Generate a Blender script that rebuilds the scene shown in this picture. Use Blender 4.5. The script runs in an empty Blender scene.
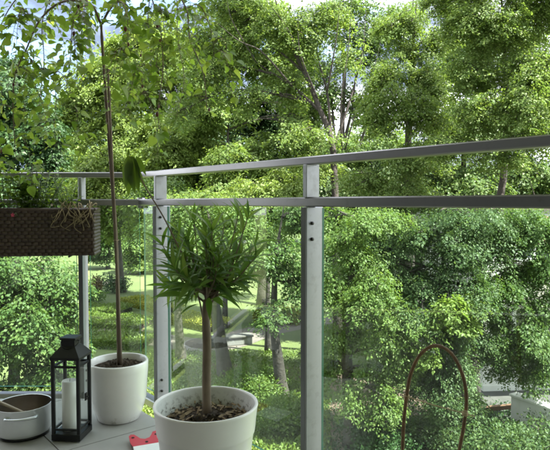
import bpy, math, random
import numpy as np
from mathutils import Vector, Matrix

C = bpy.context.scene
COL = C.collection
R = math.radians

# ------------------------------------------------------------------ camera
PITCH = math.atan(22 / 560)
cam = bpy.data.cameras.new("camera")
cam.sensor_width = 36
cam.lens = 36 * 560 / 550
cam.clip_start = 0.05
cam.clip_end = 600
cam_o = bpy.data.objects.new("camera", cam)
COL.objects.link(cam_o)
cam_o.location = (0, 0, 1.0)
cam_o.rotation_euler = (math.pi / 2 - PITCH, 0, 0)
C.camera = cam_o

# ------------------------------------------------------------------ world, sun, exposure
SUN_EL, SUN_AZ = R(57), R(114)          # azimuth clockwise from +Y
w = bpy.data.worlds.new("World")
C.world = w
w.use_nodes = True
nt = w.node_tree
nt.nodes.clear()
def N(t, **kw):
    n = nt.nodes.new(t)
    for k, v in kw.items():
        setattr(n, k, v)
    return n
out = N('ShaderNodeOutputWorld')
sky = N('ShaderNodeTexSky', sky_type='NISHITA', sun_disc=False)
sky.sun_elevation, sky.sun_rotation = SUN_EL, SUN_AZ
bg = N('ShaderNodeBackground'); bg.inputs['Strength'].default_value = 0.12
tc = N('ShaderNodeTexCoord')
mp = N('ShaderNodeMapping'); mp.inputs['Scale'].default_value = (1.6, 1.6, 4.2); mp.inputs['Location'].default_value = (3.1, 0.4, 0.55)
nz = N('ShaderNodeTexNoise'); nz.inputs['Scale'].default_value = 1.9; nz.inputs['Detail'].default_value = 8; nz.inputs['Roughness'].default_value = .55
rp = N('ShaderNodeValToRGB'); rp.color_ramp.elements[0].position = .30; rp.color_ramp.elements[1].position = .47
nz2 = N('ShaderNodeTexNoise'); nz2.inputs['Scale'].default_value = 3.3; nz2.inputs['Detail'].default_value = 6
rp2 = N('ShaderNodeValToRGB')
rp2.color_ramp.elements[0].position = .30; rp2.color_ramp.elements[0].color = (.58, .74, 1.05, 1)
rp2.color_ramp.elements[1].position = .66; rp2.color_ramp.elements[1].color = (6.2, 6.4, 6.8, 1)
e_ = rp2.color_ramp.elements.new(.45); e_.color = (1.5, 1.58, 1.72, 1)
mx = N('ShaderNodeMix', data_type='RGBA')
L_ = nt.links.new
L_(tc.outputs['Generated'], mp.inputs['Vector']); L_(mp.outputs[0], nz.inputs['Vector']); L_(mp.outputs[0], nz2.inputs['Vector'])
L_(nz.outputs[0], rp.inputs[0]); 
vd_ = N('ShaderNodeVectorMath', operation='DISTANCE'); vd_.inputs[1].default_value = (-.42, .86, .30)
mr_ = N('ShaderNodeMapRange'); mr_.inputs[1].default_value = .10; mr_.inputs[2].default_value = .42; mr_.inputs[3].default_value = -.30; mr_.inputs[4].default_value = .04
ad_ = N('ShaderNodeMath', operation='ADD')
L_(tc.outputs['Generated'], vd_.inputs[0]); L_(vd_.outputs['Value'], mr_.inputs[0])
vf_ = N('ShaderNodeVectorMath', operation='DISTANCE'); vf_.inputs[1].default_value = (.05, .95, .3)
mf_ = N('ShaderNodeMapRange'); mf_.inputs[1].default_value = .35; mf_.inputs[2].default_value = .8; mf_.inputs[3].default_value = -.10; mf_.inputs[4].default_value = .10
an_ = N('ShaderNodeMath', operation='ADD')
L_(tc.outputs['Generated'], vf_.inputs[0]); L_(vf_.outputs['Value'], mf_.inputs[0]); L_(mf_.outputs[0], an_.inputs[0]); L_(mr_.outputs[0], an_.inputs[1]); L_(an_.outputs[0], ad_.inputs[0]); L_(nz2.outputs[0], ad_.inputs[1]); L_(ad_.outputs[0], rp2.inputs[0])
L_(rp.outputs[0], mx.inputs['Factor']); L_(sky.outputs[0], mx.inputs['A']); L_(rp2.outputs[0], mx.inputs['B'])
L_(mx.outputs['Result'], bg.inputs['Color']); L_(bg.outputs[0], out.inputs['Surface'])

sun = bpy.data.lights.new("sun", 'SUN')
sun.energy = 5
sun.angle = R(.5)
sun.color = (1, .955, .88)
sun_o = bpy.data.objects.new("sun", sun)
COL.objects.link(sun_o)
SD = Vector((math.sin(SUN_AZ) * math.cos(SUN_EL), math.cos(SUN_AZ) * math.cos(SUN_EL), math.sin(SUN_EL)))
sun_o.rotation_euler = SD.to_track_quat('Z', 'Y').to_euler()
sun_o.location = SD * 60

C.view_settings.view_transform = 'Standard'
C.view_settings.look = 'None'
C.view_settings.gamma = 1
C.view_settings.use_curve_mapping = False
C.view_settings.exposure = 2.8
C.render.engine = 'CYCLES'
C.cycles.max_bounces = 8
C.cycles.transparent_max_bounces = 16
C.cycles.use_denoising = True
C.cycles.filter_width = 2.1

# ------------------------------------------------------------------ helpers
rng = np.random.default_rng(7)
random.seed(7)
GZ = -5.0                                # level of the park below the balcony floor

def at(px, py, Y):
    u, v = (px - 275) / 560, (225 - py) / 560
    cp, sp = math.cos(PITCH), math.sin(PITCH)
    d = Vector((u, cp + v * sp, -sp + v * cp))
    return Vector((0, 0, 1)) + d * (Y / d.y)

def gnd(px, py, z=GZ):
    u, v = (px - 275) / 560, (225 - py) / 560
    cp, sp = math.cos(PITCH), math.sin(PITCH)
    d = Vector((u, cp + v * sp, -sp + v * cp))
    return Vector((0, 0, 1)) + d * ((z - 1) / d.z)

def empty(name, loc=(0, 0, 0)):
    o = bpy.data.objects.new(name, None)
    COL.objects.link(o)
    o.location = loc
    o.empty_display_size = .1
    return o

def tag(o, label=None, cat=None, group=None, kind=None):
    if label: o['label'] = label
    if cat: o['category'] = cat
    if group: o['group'] = group
    if kind: o['kind'] = kind
    return o

def link(name, me, mats, parent=None):
    o = bpy.data.objects.new(name, me)
    COL.objects.link(o)
    for m in (mats if isinstance(mats, (list, tuple)) else [mats]):
        me.materials.append(m)
    if parent is not None:
        p, off = parent, Vector((0, 0, 0))
        while p is not None:
            off += Vector(p.location); p = p.parent
        me.transform(Matrix.Translation(-off))
        o.parent = parent
    return o

class MB:
    """collects vertices and faces in world space"""
    def __init__(s):
        s.v, s.f, s.m, s.sm = [], [], [], []
    def add(s, vs, fs, mat=0, smooth=False):
        b = len(s.v)
        s.v += [tuple(p) for p in vs]
        for f in fs:
            s.f.append([i + b for i in f]); s.m.append(mat); s.sm.append(smooth)
    def box(s, c, ex, ey, ez, mat=0):
        """centre and three half-extent vectors"""
        c, ex, ey, ez = map(Vector, (c, ex, ey, ez))
        vs = [c + a * ex + b * ey + d * ez for d in (-1, 1) for b in (-1, 1) for a in (-1, 1)]
        s.add(vs, [(0, 2, 3, 1), (4, 5, 7, 6), (0, 1, 5, 4), (2, 6, 7, 3), (0, 4, 6, 2), (1, 3, 7, 5)], mat)
    def bbox(s, c, ex, ey, ez, bev, mat=0):
        """box with chamfered edges"""
        c, ex, ey, ez = map(Vector, (c, ex, ey, ez))
        hx, hy, hz = ex.length, ey.length, ez.length
        ux, uy, uz = ex / hx, ey / hy, ez / hz
        b = min(bev, hx * .45, hy * .45, hz * .45)
        vs = []
        for sz in (-1, 1):
            for sy in (-1, 1):
                for sx in (-1, 1):
                    for k in range(3):
                        l = [hx - b, hy - b, hz - b]; l[k] += b
                        vs.append(c + ux * sx * l[0] + uy * sy * l[1] + uz * sz * l[2])
        def I(sx, sy, sz, k): return ((sz > 0) * 4 + (sy > 0) * 2 + (sx > 0)) * 3 + k
        fs = []
        for sg in (-1, 1):
            q = [I(sg, -1, -1, 0), I(sg, 1, -1, 0), I(sg, 1, 1, 0), I(sg, -1, 1, 0)]; fs.append(q if sg > 0 else q[::-1])
            q = [I(-1, sg, -1, 1), I(-1, sg, 1, 1), I(1, sg, 1, 1), I(1, sg, -1, 1)]; fs.append(q if sg > 0 else q[::-1])
            q = [I(-1, -1, sg, 2), I(1, -1, sg, 2), I(1, 1, sg, 2), I(-1, 1, sg, 2)]; fs.append(q if sg > 0 else q[::-1])
        for a in (-1, 1):
            for d in (-1, 1):
                q = [I(-1, a, d, 1), I(1, a, d, 1), I(1, a, d, 2), I(-1, a, d, 2)]; fs.append(q if a * d > 0 else q[::-1])
                q = [I(a, -1, d, 2), I(a, 1, d, 2), I(a, 1, d, 0), I(a, -1, d, 0)]; fs.append(q if a * d > 0 else q[::-1])
                q = [I(a, d, -1, 0), I(a, d, 1, 0), I(a, d, 1, 1), I(a, d, -1, 1)]; fs.append(q if a * d > 0 else q[::-1])
        for sx in (-1, 1):
            for sy in (-1, 1):
                for sz in (-1, 1):
                    q = [I(sx, sy, sz, 0), I(sx, sy, sz, 1), I(sx, sy, sz, 2)]; fs.append(q if sx * sy * sz > 0 else q[::-1])
        s.add(vs, fs, mat)
    def tube(s, pts, rad, n=8, mat=0, cap=True):
        pts = [Vector(p) for p in pts]
        if not isinstance(rad, (list, tuple)): rad = [rad] * len(pts)
        rings, prev = [], None
        for i, p in enumerate(pts):
            t = (pts[min(i + 1, len(pts) - 1)] - pts[max(i - 1, 0)])
            t = t.normalized() if t.length > 1e-9 else Vector((0, 0, 1))
            if prev is None:
                a = t.orthogonal().normalized()
            else:
                a = prev - t * prev.dot(t)
                a = a.normalized() if a.length > 1e-6 else t.orthogonal().normalized()
            prev = a
            b = t.cross(a)
            rings.append([p + (a * math.cos(k * 2 * math.pi / n) + b * math.sin(k * 2 * math.pi / n)) * rad[i] for k in range(n)])
        vs = [q for r in rings for q in r]
        fs = [(i * n + k, i * n + (k + 1) % n, (i + 1) * n + (k + 1) % n, (i + 1) * n + k) for i in range(len(pts) - 1) for k in range(n)]
        if cap:
            fs += [tuple(range(n))[::-1], tuple((len(pts) - 1) * n + k for k in range(n))]
        s.add(vs, fs, mat, True)
    def lathe(s, c, prof, n=48, mat=0, closed=False):
        """prof: list of (radius, z)"""
        c = Vector(c)
        vs = [c + Vector((r * math.cos(k * 2 * math.pi / n), r * math.sin(k * 2 * math.pi / n), z)) for r, z in prof for k in range(n)]
        fs = [(i * n + k, i * n + (k + 1) % n, (i + 1) * n + (k + 1) % n, (i + 1) * n + k) for i in range(len(prof) - 1) for k in range(n)]
        s.add(vs, fs, mat, True)
    def build(s, name, mats, parent=None, smooth=None):
        me = bpy.data.meshes.new(name)
        me.from_pydata(s.v, [], s.f)
        me.polygons.foreach_set('material_index', s.m)
        me.polygons.foreach_set('use_smooth', s.sm if smooth is None else [smooth] * len(s.f))
        me.update()
        return link(name, me, mats, parent)

def mesh_np(name, V, F):
    """V (n,3), F (m,k) arrays"""
    me = bpy.data.meshes.new(name)
    me.vertices.add(len(V)); me.vertices.foreach_set('co', V.astype(np.float32).ravel())
    m, k = F.shape
    me.loops.add(m * k); me.loops.foreach_set('vertex_index', F.astype(np.int32).ravel())
    me.polygons.add(m); me.polygons.foreach_set('loop_start', np.arange(0, m * k, k, dtype=np.int32))
    try: me.polygons.foreach_set('loop_total', np.full(m, k, dtype=np.int32))
    except Exception: pass
    me.update(calc_edges=True)
    return me

def unit(a):
    return a / np.maximum(np.linalg.norm(a, axis=1, keepdims=True), 1e-9)

def leaf_quads(P, A, Nn, Ln, Wn, bend=.12):
    """one folded rhombus per leaf"""
    A = unit(A); Nn = unit(Nn - A * np.sum(A * Nn, 1, keepdims=True)); S = np.cross(A, Nn)
    L = Ln[:, None]; W = Wn[:, None]
    v0 = P; v1 = P + A * L * .42 + S * W * .5 + Nn * L * bend; v2 = P + A * L; v3 = P + A * L * .42 - S * W * .5 + Nn * L * bend
    V = np.stack([v0, v1, v2, v3], 1).reshape(-1, 3)
    F = np.arange(len(V)).reshape(-1, 4)
    return V, F

def curve(pts, n):
    """Catmull-Rom through points"""
    pts = [Vector(p) for p in pts]
    q = [pts[0] * 2 - pts[1]] + pts + [pts[-1] * 2 - pts[-2]]
    o = []
    segs = len(pts) - 1
    for i in range(n + 1):
        t = i / n * segs
        k = min(int(t), segs - 1); t -= k
        a, b, c, d = q[k:k + 4]
        o.append(.5 * ((2 * b) + (c - a) * t + (2 * a - 5 * b + 4 * c - d) * t * t + (3 * b - a - 3 * c + d) * t ** 3))
    return o

# ------------------------------------------------------------------ materials
def mat(name, base, rough=.6, metal=0., spec=.5, noise=None, bump=None, coat=0.):
    """noise=(scale, colour2, lo, hi[, stretch]); bump=(scale, strength, distance)"""
    m = bpy.data.materials.new(name); m.use_nodes = True
    t = m.node_tree; p = t.nodes['Principled BSDF']
    p.inputs['Base Color'].default_value = (*base, 1)
    p.inputs['Roughness'].default_value = rough; p.inputs['Metallic'].default_value = metal
    p.inputs['Specular IOR Level'].default_value = spec; p.inputs['Coat Weight'].default_value = coat
    co = t.nodes.new('ShaderNodeTexCoord').outputs['Object']
    if noise:
        st = noise[4] if len(noise) > 4 else (1, 1, 1)
        mpn = t.nodes.new('ShaderNodeMapping'); mpn.inputs['Scale'].default_value = st
        t.links.new(co, mpn.inputs[0])
        n = t.nodes.new('ShaderNodeTexNoise'); n.inputs['Scale'].default_value = noise[0]; n.inputs['Detail'].default_value = 6
        n.inputs['Roughness'].default_value = .62
        r = t.nodes.new('ShaderNodeValToRGB')
        r.color_ramp.elements[0].position = noise[2]; r.color_ramp.elements[1].position = noise[3]
        r.color_ramp.elements[0].color = (*base, 1); r.color_ramp.elements[1].color = (*noise[1], 1)
        t.links.new(mpn.outputs[0], n.inputs['Vector']); t.links.new(n.outputs[0], r.inputs[0]); t.links.new(r.outputs[0], p.inputs['Base Color'])
    if bump:
        n = t.nodes.new('ShaderNodeTexNoise'); n.inputs['Scale'].default_value = bump[0]; n.inputs['Detail'].default_value = 7
        b = t.nodes.new('ShaderNodeBump'); b.inputs['Strength'].default_value = bump[1]; b.inputs['Distance'].default_value = bump[2]
        t.links.new(co, n.inputs['Vector']); t.links.new(n.outputs[0], b.inputs['Height']); t.links.new(b.outputs[0], p.inputs['Normal'])
    return m

def stain(m, col, z0, z1, sc, lo, hi, fac):
    """splashes of soil on a pot between two heights"""
    t = m.node_tree; p = t.nodes['Principled BSDF']
    src = p.inputs['Base Color'].links[0].from_socket
    co = t.nodes.new('ShaderNodeTexCoord'); sx = t.nodes.new('ShaderNodeSeparateXYZ')
    n = t.nodes.new('ShaderNodeTexNoise'); n.inputs['Scale'].default_value = sc; n.inputs['Detail'].default_value = 8; n.inputs['Roughness'].default_value = .7
    a = t.nodes.new('ShaderNodeMapRange'); a.inputs[1].default_value = lo; a.inputs[2].default_value = hi
    b = t.nodes.new('ShaderNodeMapRange'); b.inputs[1].default_value = z0; b.inputs[2].default_value = z1; b.inputs[3].default_value = fac; b.inputs[4].default_value = 0
    mu = t.nodes.new('ShaderNodeMath'); mu.operation = 'MULTIPLY'; mx_ = t.nodes.new('ShaderNodeMix'); mx_.data_type = 'RGBA'; mx_.inputs['B'].default_value = (*col, 1)
    t.links.new(co.outputs['Object'], sx.inputs[0]); t.links.new(co.outputs['Object'], n.inputs['Vector']); t.links.new(n.outputs[0], a.inputs[0]); t.links.new(sx.outputs[2], b.inputs[0])
    t.links.new(a.outputs[0], mu.inputs[0]); t.links.new(b.outputs[0], mu.inputs[1]); t.links.new(mu.outputs[0], mx_.inputs['Factor']); t.links.new(src, mx_.inputs['A']); t.links.new(mx_.outputs['Result'], p.inputs['Base Color'])

def leaf_mat(name, c1, c2, c3, trans=.35, tcol=None, rough=.5, spec=.22):
    """each leaf picks its own colour between three"""
    m = bpy.data.materials.new(name); m.use_nodes = True
    t = m.node_tree; p = t.nodes['Principled BSDF']; o = t.nodes['Material Output']
    g = t.nodes.new('ShaderNodeNewGeometry')
    r = t.nodes.new('ShaderNodeValToRGB')
    r.color_ramp.elements[0].color = (*c1, 1); r.color_ramp.elements[1].color = (*c3, 1)
    e = r.color_ramp.elements.new(.55); e.color = (*c2, 1)
    t.links.new(g.outputs['Random Per Island'], r.inputs[0])
    t.links.new(r.outputs[0], p.inputs['Base Color'])
    p.inputs['Roughness'].default_value = rough; p.inputs['Specular IOR Level'].default_value = spec
    tr = t.nodes.new('ShaderNodeBsdfTranslucent')
    ml = t.nodes.new('ShaderNodeMix'); ml.data_type = 'RGBA'; ml.blend_type = 'MULTIPLY'; ml.inputs['Factor'].default_value = 1
    ml.inputs['B'].default_value = (*(tcol or (1.5, 1.4, .6)), 1)
    t.links.new(r.outputs[0], ml.inputs['A']); t.links.new(ml.outputs['Result'], tr.inputs['Color'])
    ms = t.nodes.new('ShaderNodeMixShader'); ms.inputs[0].default_value = trans
    t.links.new(p.outputs[0], ms.inputs[1]); t.links.new(tr.outputs[0], ms.inputs[2]); t.links.new(ms.outputs[0], o.inputs['Surface'])
    return m

M = {}
RO_ = at(206, 402.5, 1.86).z
M['post'] = mat('powder_coated_post', (.40, .41, .45), .42, .3, noise=(3, (.35, .36, .395), .35, .7), bump=(220, .05, .001))
M['rail'] = mat('brushed_rail', (.29, .283, .288), .30, .8, noise=(2.5, (.27, .265, .275), .3, .75, (1, 1, 8)), bump=(160, .06, .001))
M['bolt'] = mat('dark_bolt', (.03, .03, .03), .4, .6)
M['shade_strip'] = mat('grey_shade_strip', (.10, .10, .105), .6)  # dark grey standing in for shade on the posts' inner faces
M['edge'] = mat('green_glass_edge', (.03, .16, .11), .25)
M['tile'] = mat('floor_tile', (.35, .332, .322), .5, noise=(5, (.285, .272, .264), .3, .75), bump=(60, .12, .002))
M['seam'] = mat('tile_joint', (.17, .165, .16), .9)
M['slab'] = mat('concrete_slab', (.38, .37, .35), .85, noise=(4, (.28, .27, .26), .35, .7), bump=(40, .3, .004))
M['white_pot'] = mat('glazed_white_pot', (.82, .78, .77), .2, coat=.4, noise=(7, (.77, .73, .715), .4, .75), bump=(14, .04, .003))
M['plastic_pot'] = mat('white_plastic_pot', (.82, .78, .78), .33, noise=(6, (.76, .725, .72), .35, .75), bump=(18, .05, .002))
M['pot_inside'] = mat('soil_splashed_pot_wall', (.76, .75, .74), .5, noise=(9, (.68, .66, .63), .4, .7))
stain(M['pot_inside'], (.10, .07, .045), RO_ - .055, RO_ - .012, 55, .50, .60, .9)
stain(M['plastic_pot'], (.30, .24, .17), .02, .10, 30, .55, .68, .5)
stain(M['white_pot'], (.34, .28, .20), .01, .07, 34, .55, .68, .5)
stain(M['post'], (.24, .245, .25), 50, 60, 26, .52, .70, .55)
stain(M['rail'], (.20, .195, .19), 50, 60, 34, .55, .72, .6)
M['soil'] = mat('potting_soil', (.028, .019, .012), .95, noise=(40, (.07, .048, .03), .4, .65), bump=(55, 1., .012))
M['litter'] = mat('bark_litter', (.13, .085, .045), .9, noise=(25, (.24, .18, .10), .35, .65))
M['black'] = mat('black_lacquer', (.006, .006, .0065), .35, spec=.35, noise=(30, (.012, .012, .0125), .4, .7), bump=(90, .08, .001))
M['wax'] = mat('candle_wax', (.84, .80, .77), .5)
M['wick'] = mat('burnt_wick', (.02, .018, .016), .9)
M['steel'] = mat('satin_steel', (.62, .64, .66), .33, 1., noise=(3, (.56, .58, .60), .35, .7, (1, 1, 12)), bump=(120, .03, .0006))
M['enamel'] = mat('satin_pan_wall', (.82, .83, .845), .27, .45, noise=(5, (.64, .655, .67), .3, .7))
M['pan_in'] = mat('worn_pan_inside', (.40, .36, .31), .28, .9, noise=(6, (.28, .24, .2), .35, .7))
M['wood'] = mat('pale_spoon_wood', (.42, .36, .30), .6, noise=(8, (.33, .27, .21), .35, .7, (1, 1, 6)))
M['wicker'] = mat('dark_brown_wicker', (.042, .025, .018), .38, noise=(18, (.075, .045, .032), .35, .7), bump=(150, .2, .001))
M['root'] = mat('dry_root', (.33, .26, .15), .9, noise=(14, (.22, .17, .09), .35, .7))
M['rust'] = mat('rusty_rod', (.22, .125, .065), .7, .3, noise=(60, (.12, .07, .04), .35, .65), bump=(200, .4, .001))
M['twine'] = mat('jute_twine', (.40, .31, .19), .9)
M['red'] = mat('red_card', (.55, .035, .06), .45)
M['card'] = mat('white_card', (.78, .78, .77), .5, noise=(20, (.70, .71, .72), .4, .7))
M['stake'] = mat('grey_stake_wood', (.17, .125, .085), .8, noise=(20, (.10, .07, .05), .35, .7, (1, 1, .15)), bump=(90, .3, .002))
M['mul_bark'] = mat('mulberry_bark', (.17, .12, .082), .8, noise=(25, (.095, .065, .046), .35, .7, (1, 1, .3)), bump=(70, .5, .003))
M['ole_bark'] = mat('smooth_tan_bark', (.20, .145, .10), .75, noise=(30, (.12, .085, .06), .35, .7, (1, 1, .4)), bump=(60, .4, .003))
M['stem'] = mat('green_stem', (.06, .10, .025), .5)
M['berry'] = mat('ripening_mulberry', (.07, .012, .014), .45, noise=(60, (.17, .035, .03), .4, .6), bump=(140, 1., .003))
M['pink'] = mat('pink_petal', (.62, .08, .16), .5)
M['white_petal'] = mat('pale_petal', (.75, .62, .60), .5)
M['bark'] = mat('tree_bark', (.032, .027, .022), .95, noise=(3.5, (.066, .056, .046), .35, .7, (1, 1, .25)), bump=(7, 1., .06))
M['bark_dark'] = mat('dark_tree_bark', (.022, .018, .014), .95, noise=(4, (.05, .042, .034), .35, .7, (1, 1, .25)), bump=(8, 1., .05))
M['grass'] = mat('lawn', (.050, .072, .017), .95, noise=(.7, (.082, .102, .026), .3, .7), bump=(9, .8, .05))
M['path'] = mat('pinkish_path', (.13, .105, .092), .9, noise=(1.5, (.095, .08, .07), .35, .7), bump=(30, .3, .01))
M['mulch'] = mat('bark_mulch', (.09, .06, .045), .95, noise=(6, (.17, .12, .09), .35, .7), bump=(20, .8, .04))
M['stone'] = mat('grey_wall_stone', (.13, .127, .12), .9, noise=(2.5, (.19, .185, .175), .35, .7), bump=(18, .4, .02))
M['asphalt'] = mat('worn_asphalt', (.045, .043, .04), .95, noise=(3, (.065, .062, .058), .35, .7), bump=(40, .4, .01))
M['facade'] = mat('facade_render', (.62, .60, .57), .9, noise=(.9, (.46, .44, .41), .35, .7), bump=(50, .2, .005))
M['render'] = mat('white_render', (.74, .72, .68), .9, noise=(.8, (.66, .64, .60), .35, .7), bump=(50, .2, .005))
M['render2'] = mat('cream_render', (.34, .31, .27), .9, noise=(.6, (.27, .245, .215), .35, .7), bump=(50, .2, .005))
M['home'] = mat('pale_facade_render', (.78, .76, .74), .9, noise=(.8, (.72, .70, .68), .35, .7), bump=(50, .2, .005))
M['window'] = mat('dark_window_pane', (.03, .035, .04), .06, spec=.8)
M['wframe'] = mat('white_window_frame', (.70, .70, .68), .4)
M['blind'] = mat('pinkish_sunblind', (.48, .27, .21), .8)
M['plank'] = mat('orange_brown_plank', (.13, .07, .04), .7)
M['coping'] = mat('coping_stone', (.10, .095, .088), .85, noise=(4, (.07, .067, .062), .35, .7))

M['leaf_fresh'] = leaf_mat('fresh_leaf', (0.0742, 0.1306, 0.0315), (0.103, 0.1632, 0.0396), (0.1493, 0.1989, 0.0589), 0.46, (1.35, 1.35, .7))
M['leaf_mid'] = leaf_mat('mid_leaf', (0.0474, 0.0959, 0.0264), (0.0721, 0.1244, 0.0335), (0.1112, 0.1612, 0.0467), 0.42, (1.35, 1.35, .7))
M['leaf_lime'] = leaf_mat('lime_leaf', (0.103, 0.1612, 0.0376), (0.136, 0.1989, 0.0488), (0.1751, 0.2295, 0.069), 0.46, (1.35, 1.35, .7))
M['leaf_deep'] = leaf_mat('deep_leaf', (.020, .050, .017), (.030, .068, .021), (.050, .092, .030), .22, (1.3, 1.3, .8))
M['leaf_blue'] = leaf_mat('cool_leaf', (0.0448, 0.0857, 0.0325), (0.0672, 0.1122, 0.0406), (0.1042, 0.1479, 0.0558), 0.4, (1.3, 1.3, .8))
M['leaf_yellow'] = leaf_mat('yellow_bed_leaf', (.17, .19, .035), (.23, .23, .035), (.11, .16, .03), .3)
M['leaf_hedge'] = leaf_mat('hedge_leaf', (.07, .118, .022), (.10, .15, .03), (.13, .178, .038), .3)
M['leaf_brown'] = leaf_mat('copper_leaf', (.10, .075, .035), (.12, .09, .04), (.09, .085, .035), .25)
M['leaf_mulberry'] = leaf_mat('mulberry_leaf', (.085, .15, .03), (.12, .19, .042), (.18, .235, .07), .62, (1.5, 1.5, .6), .42, .4)
M['leaf_oleander'] = leaf_mat('oleander_leaf', (.075, .15, .035), (.105, .19, .045), (.16, .235, .065), .42, (1.4, 1.4, .6), .42, .3)
M['leaf_droop'] = leaf_mat('limp_leaf', (.06, .11, .02), (.08, .14, .02), (.13, .19, .03), .4, (1.5, 1.4, .5), .38, .5)
M['leaf_herb'] = leaf_mat('herb_leaf', (.10, .18, .04), (.13, .215, .05), (.17, .25, .065), .52, None, .5)

def glass_mat(name, tint, d0, d1):
    m = bpy.data.materials.new(name); m.use_nodes = True
    t = m.node_tree; t.nodes.clear()
    o = t.nodes.new('ShaderNodeOutputMaterial')
    tr = t.nodes.new('ShaderNodeBsdfTransparent'); tr.inputs[0].default_value = (*tint, 1)
    gl = t.nodes.new('ShaderNodeBsdfGlossy'); gl.inputs['Roughness'].default_value = .015
    df = t.nodes.new('ShaderNodeBsdfDiffuse'); df.inputs[0].default_value = (.55, .58, .55, 1)
    co = t.nodes.new('ShaderNodeTexCoord')
    nz = t.nodes.new('ShaderNodeTexNoise'); nz.inputs['Scale'].default_value = 2.2; nz.inputs['Detail'].default_value = 7
    mr = t.nodes.new('ShaderNodeMapRange'); mr.inputs[1].default_value = .35; mr.inputs[2].default_value = .8; mr.inputs[3].default_value = d0; mr.inputs[4].default_value = d1
    t.links.new(co.outputs['Object'], nz.inputs['Vector'])
    ms = t.nodes.new('ShaderNodeMapping'); ms.inputs['Scale'].default_value = (22, 22, .9)
    ns = t.nodes.new('ShaderNodeTexNoise'); ns.inputs['Scale'].default_value = 1.4; ns.inputs['Detail'].default_value = 5
    mm = t.nodes.new('ShaderNodeMath'); mm.operation = 'MULTIPLY'; m3 = t.nodes.new('ShaderNodeMath'); m3.operation = 'MULTIPLY'; m3.inputs[1].default_value = 1.9
    t.links.new(co.outputs['Object'], ms.inputs[0]); t.links.new(ms.outputs[0], ns.inputs['Vector'])
    t.links.new(ns.outputs[0], mm.inputs[0]); t.links.new(nz.outputs[0], mm.inputs[1]); t.links.new(mm.outputs[0], m3.inputs[0]); t.links.new(m3.outputs[0], mr.inputs[0])
    fr = t.nodes.new('ShaderNodeFresnel'); fr.inputs[0].default_value = 1.5
    ge = t.nodes.new('ShaderNodeNewGeometry')
    inv = t.nodes.new('ShaderNodeMath'); inv.operation = 'SUBTRACT'; inv.inputs[0].default_value = 1
    mu = t.nodes.new('ShaderNodeMath'); mu.operation = 'MULTIPLY'
    m2 = t.nodes.new('ShaderNodeMath'); m2.operation = 'MULTIPLY'; m2.inputs[1].default_value = 1.8   # both faces of the sheet
    t.links.new(ge.outputs['Backfacing'], inv.inputs[1]); t.links.new(inv.outputs[0], mu.inputs[0]); t.links.new(fr.outputs[0], m2.inputs[0]); t.links.new(m2.outputs[0], mu.inputs[1])
    a = t.nodes.new('ShaderNodeMixShader'); b = t.nodes.new('ShaderNodeMixShader')
    t.links.new(mr.outputs[0], a.inputs[0]); t.links.new(tr.outputs[0], a.inputs[1]); t.links.new(df.outputs[0], a.inputs[2])
    t.links.new(mu.outputs[0], b.inputs[0]); t.links.new(a.outputs[0], b.inputs[1]); t.links.new(gl.outputs[0], b.inputs[2])
    t.links.new(b.outputs[0], o.inputs['Surface'])
    return m
M['glass'] = glass_mat('railing_glass', (.88, .95, .915), .002, .035)
M['clear'] = glass_mat('lantern_glass', (.97, .98, .975), .004, .02)

# ------------------------------------------------------------------ the park: ground, path, beds
mb = MB()
gn = 90
xs = np.sign(np.linspace(-1, 1, gn)) * np.abs(np.linspace(-1, 1, gn)) ** 2 * 260
ys = np.linspace(0, 1, gn) ** 1.6 * 330 - 15
V = [(x, y, GZ + (0.0 if y < 40 else (y - 40) * .01)) for y in ys for x in xs]
F = [(j * gn + i, j * gn + i + 1, (j + 1) * gn + i + 1, (j + 1) * gn + i) for j in range(gn - 1) for i in range(gn - 1)]
mb.add(V, F, 0, True)
tag(mb.build('park_ground', M['grass']), kind='structure')

def sheet(name, poly, z, m, kind='structure'):
    b = MB(); b.add([(p[0], p[1], z) for p in poly], [tuple(range(len(poly)))])
    return tag(b.build(name, m), kind=kind)

def ribbon(name, px, width, z, m):
    pts = curve([gnd(x, y) for x, y in px], 40)
    b = MB(); V = []
    for i, p in enumerate(pts):
        t = (pts[min(i + 1, 40)] - pts[max(i - 1, 0)]).normalized(); s = Vector((-t.y, t.x, 0)) * width[0] * .5
        V += [(p.x + s.x, p.y + s.y, z), (p.x - s.x, p.y - s.y, z)]
    b.add(V, [(2 * i, 2 * i + 1, 2 * i + 3, 2 * i + 2) for i in range(40)])
    return tag(b.build(name, m), kind='structure')
ribbon('path', [(60, 322), (160, 340), (215, 345), (262, 331), (330, 318)], (2.0,), GZ + .008, M['path'])
ribbon('mulch_path', [(205, 369), (262, 372), (300, 374), (360, 388), (470, 412)], (1.5,), GZ + .016, M['mulch'])
ribbon('bare_earth', [(322, 425), (400, 424), (480, 426), (560, 436)], (3.4,), GZ + .012, M['mulch'])
ribbon('pavement', [(470, 402), (520, 408), (580, 416), (660, 428)], (4.2,), GZ + .028, M['asphalt'])
ribbon('far_path', [(70, 289), (120, 281), (160, 276), (260, 270)], (1.8,), GZ + .024, M['path'])

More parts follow.
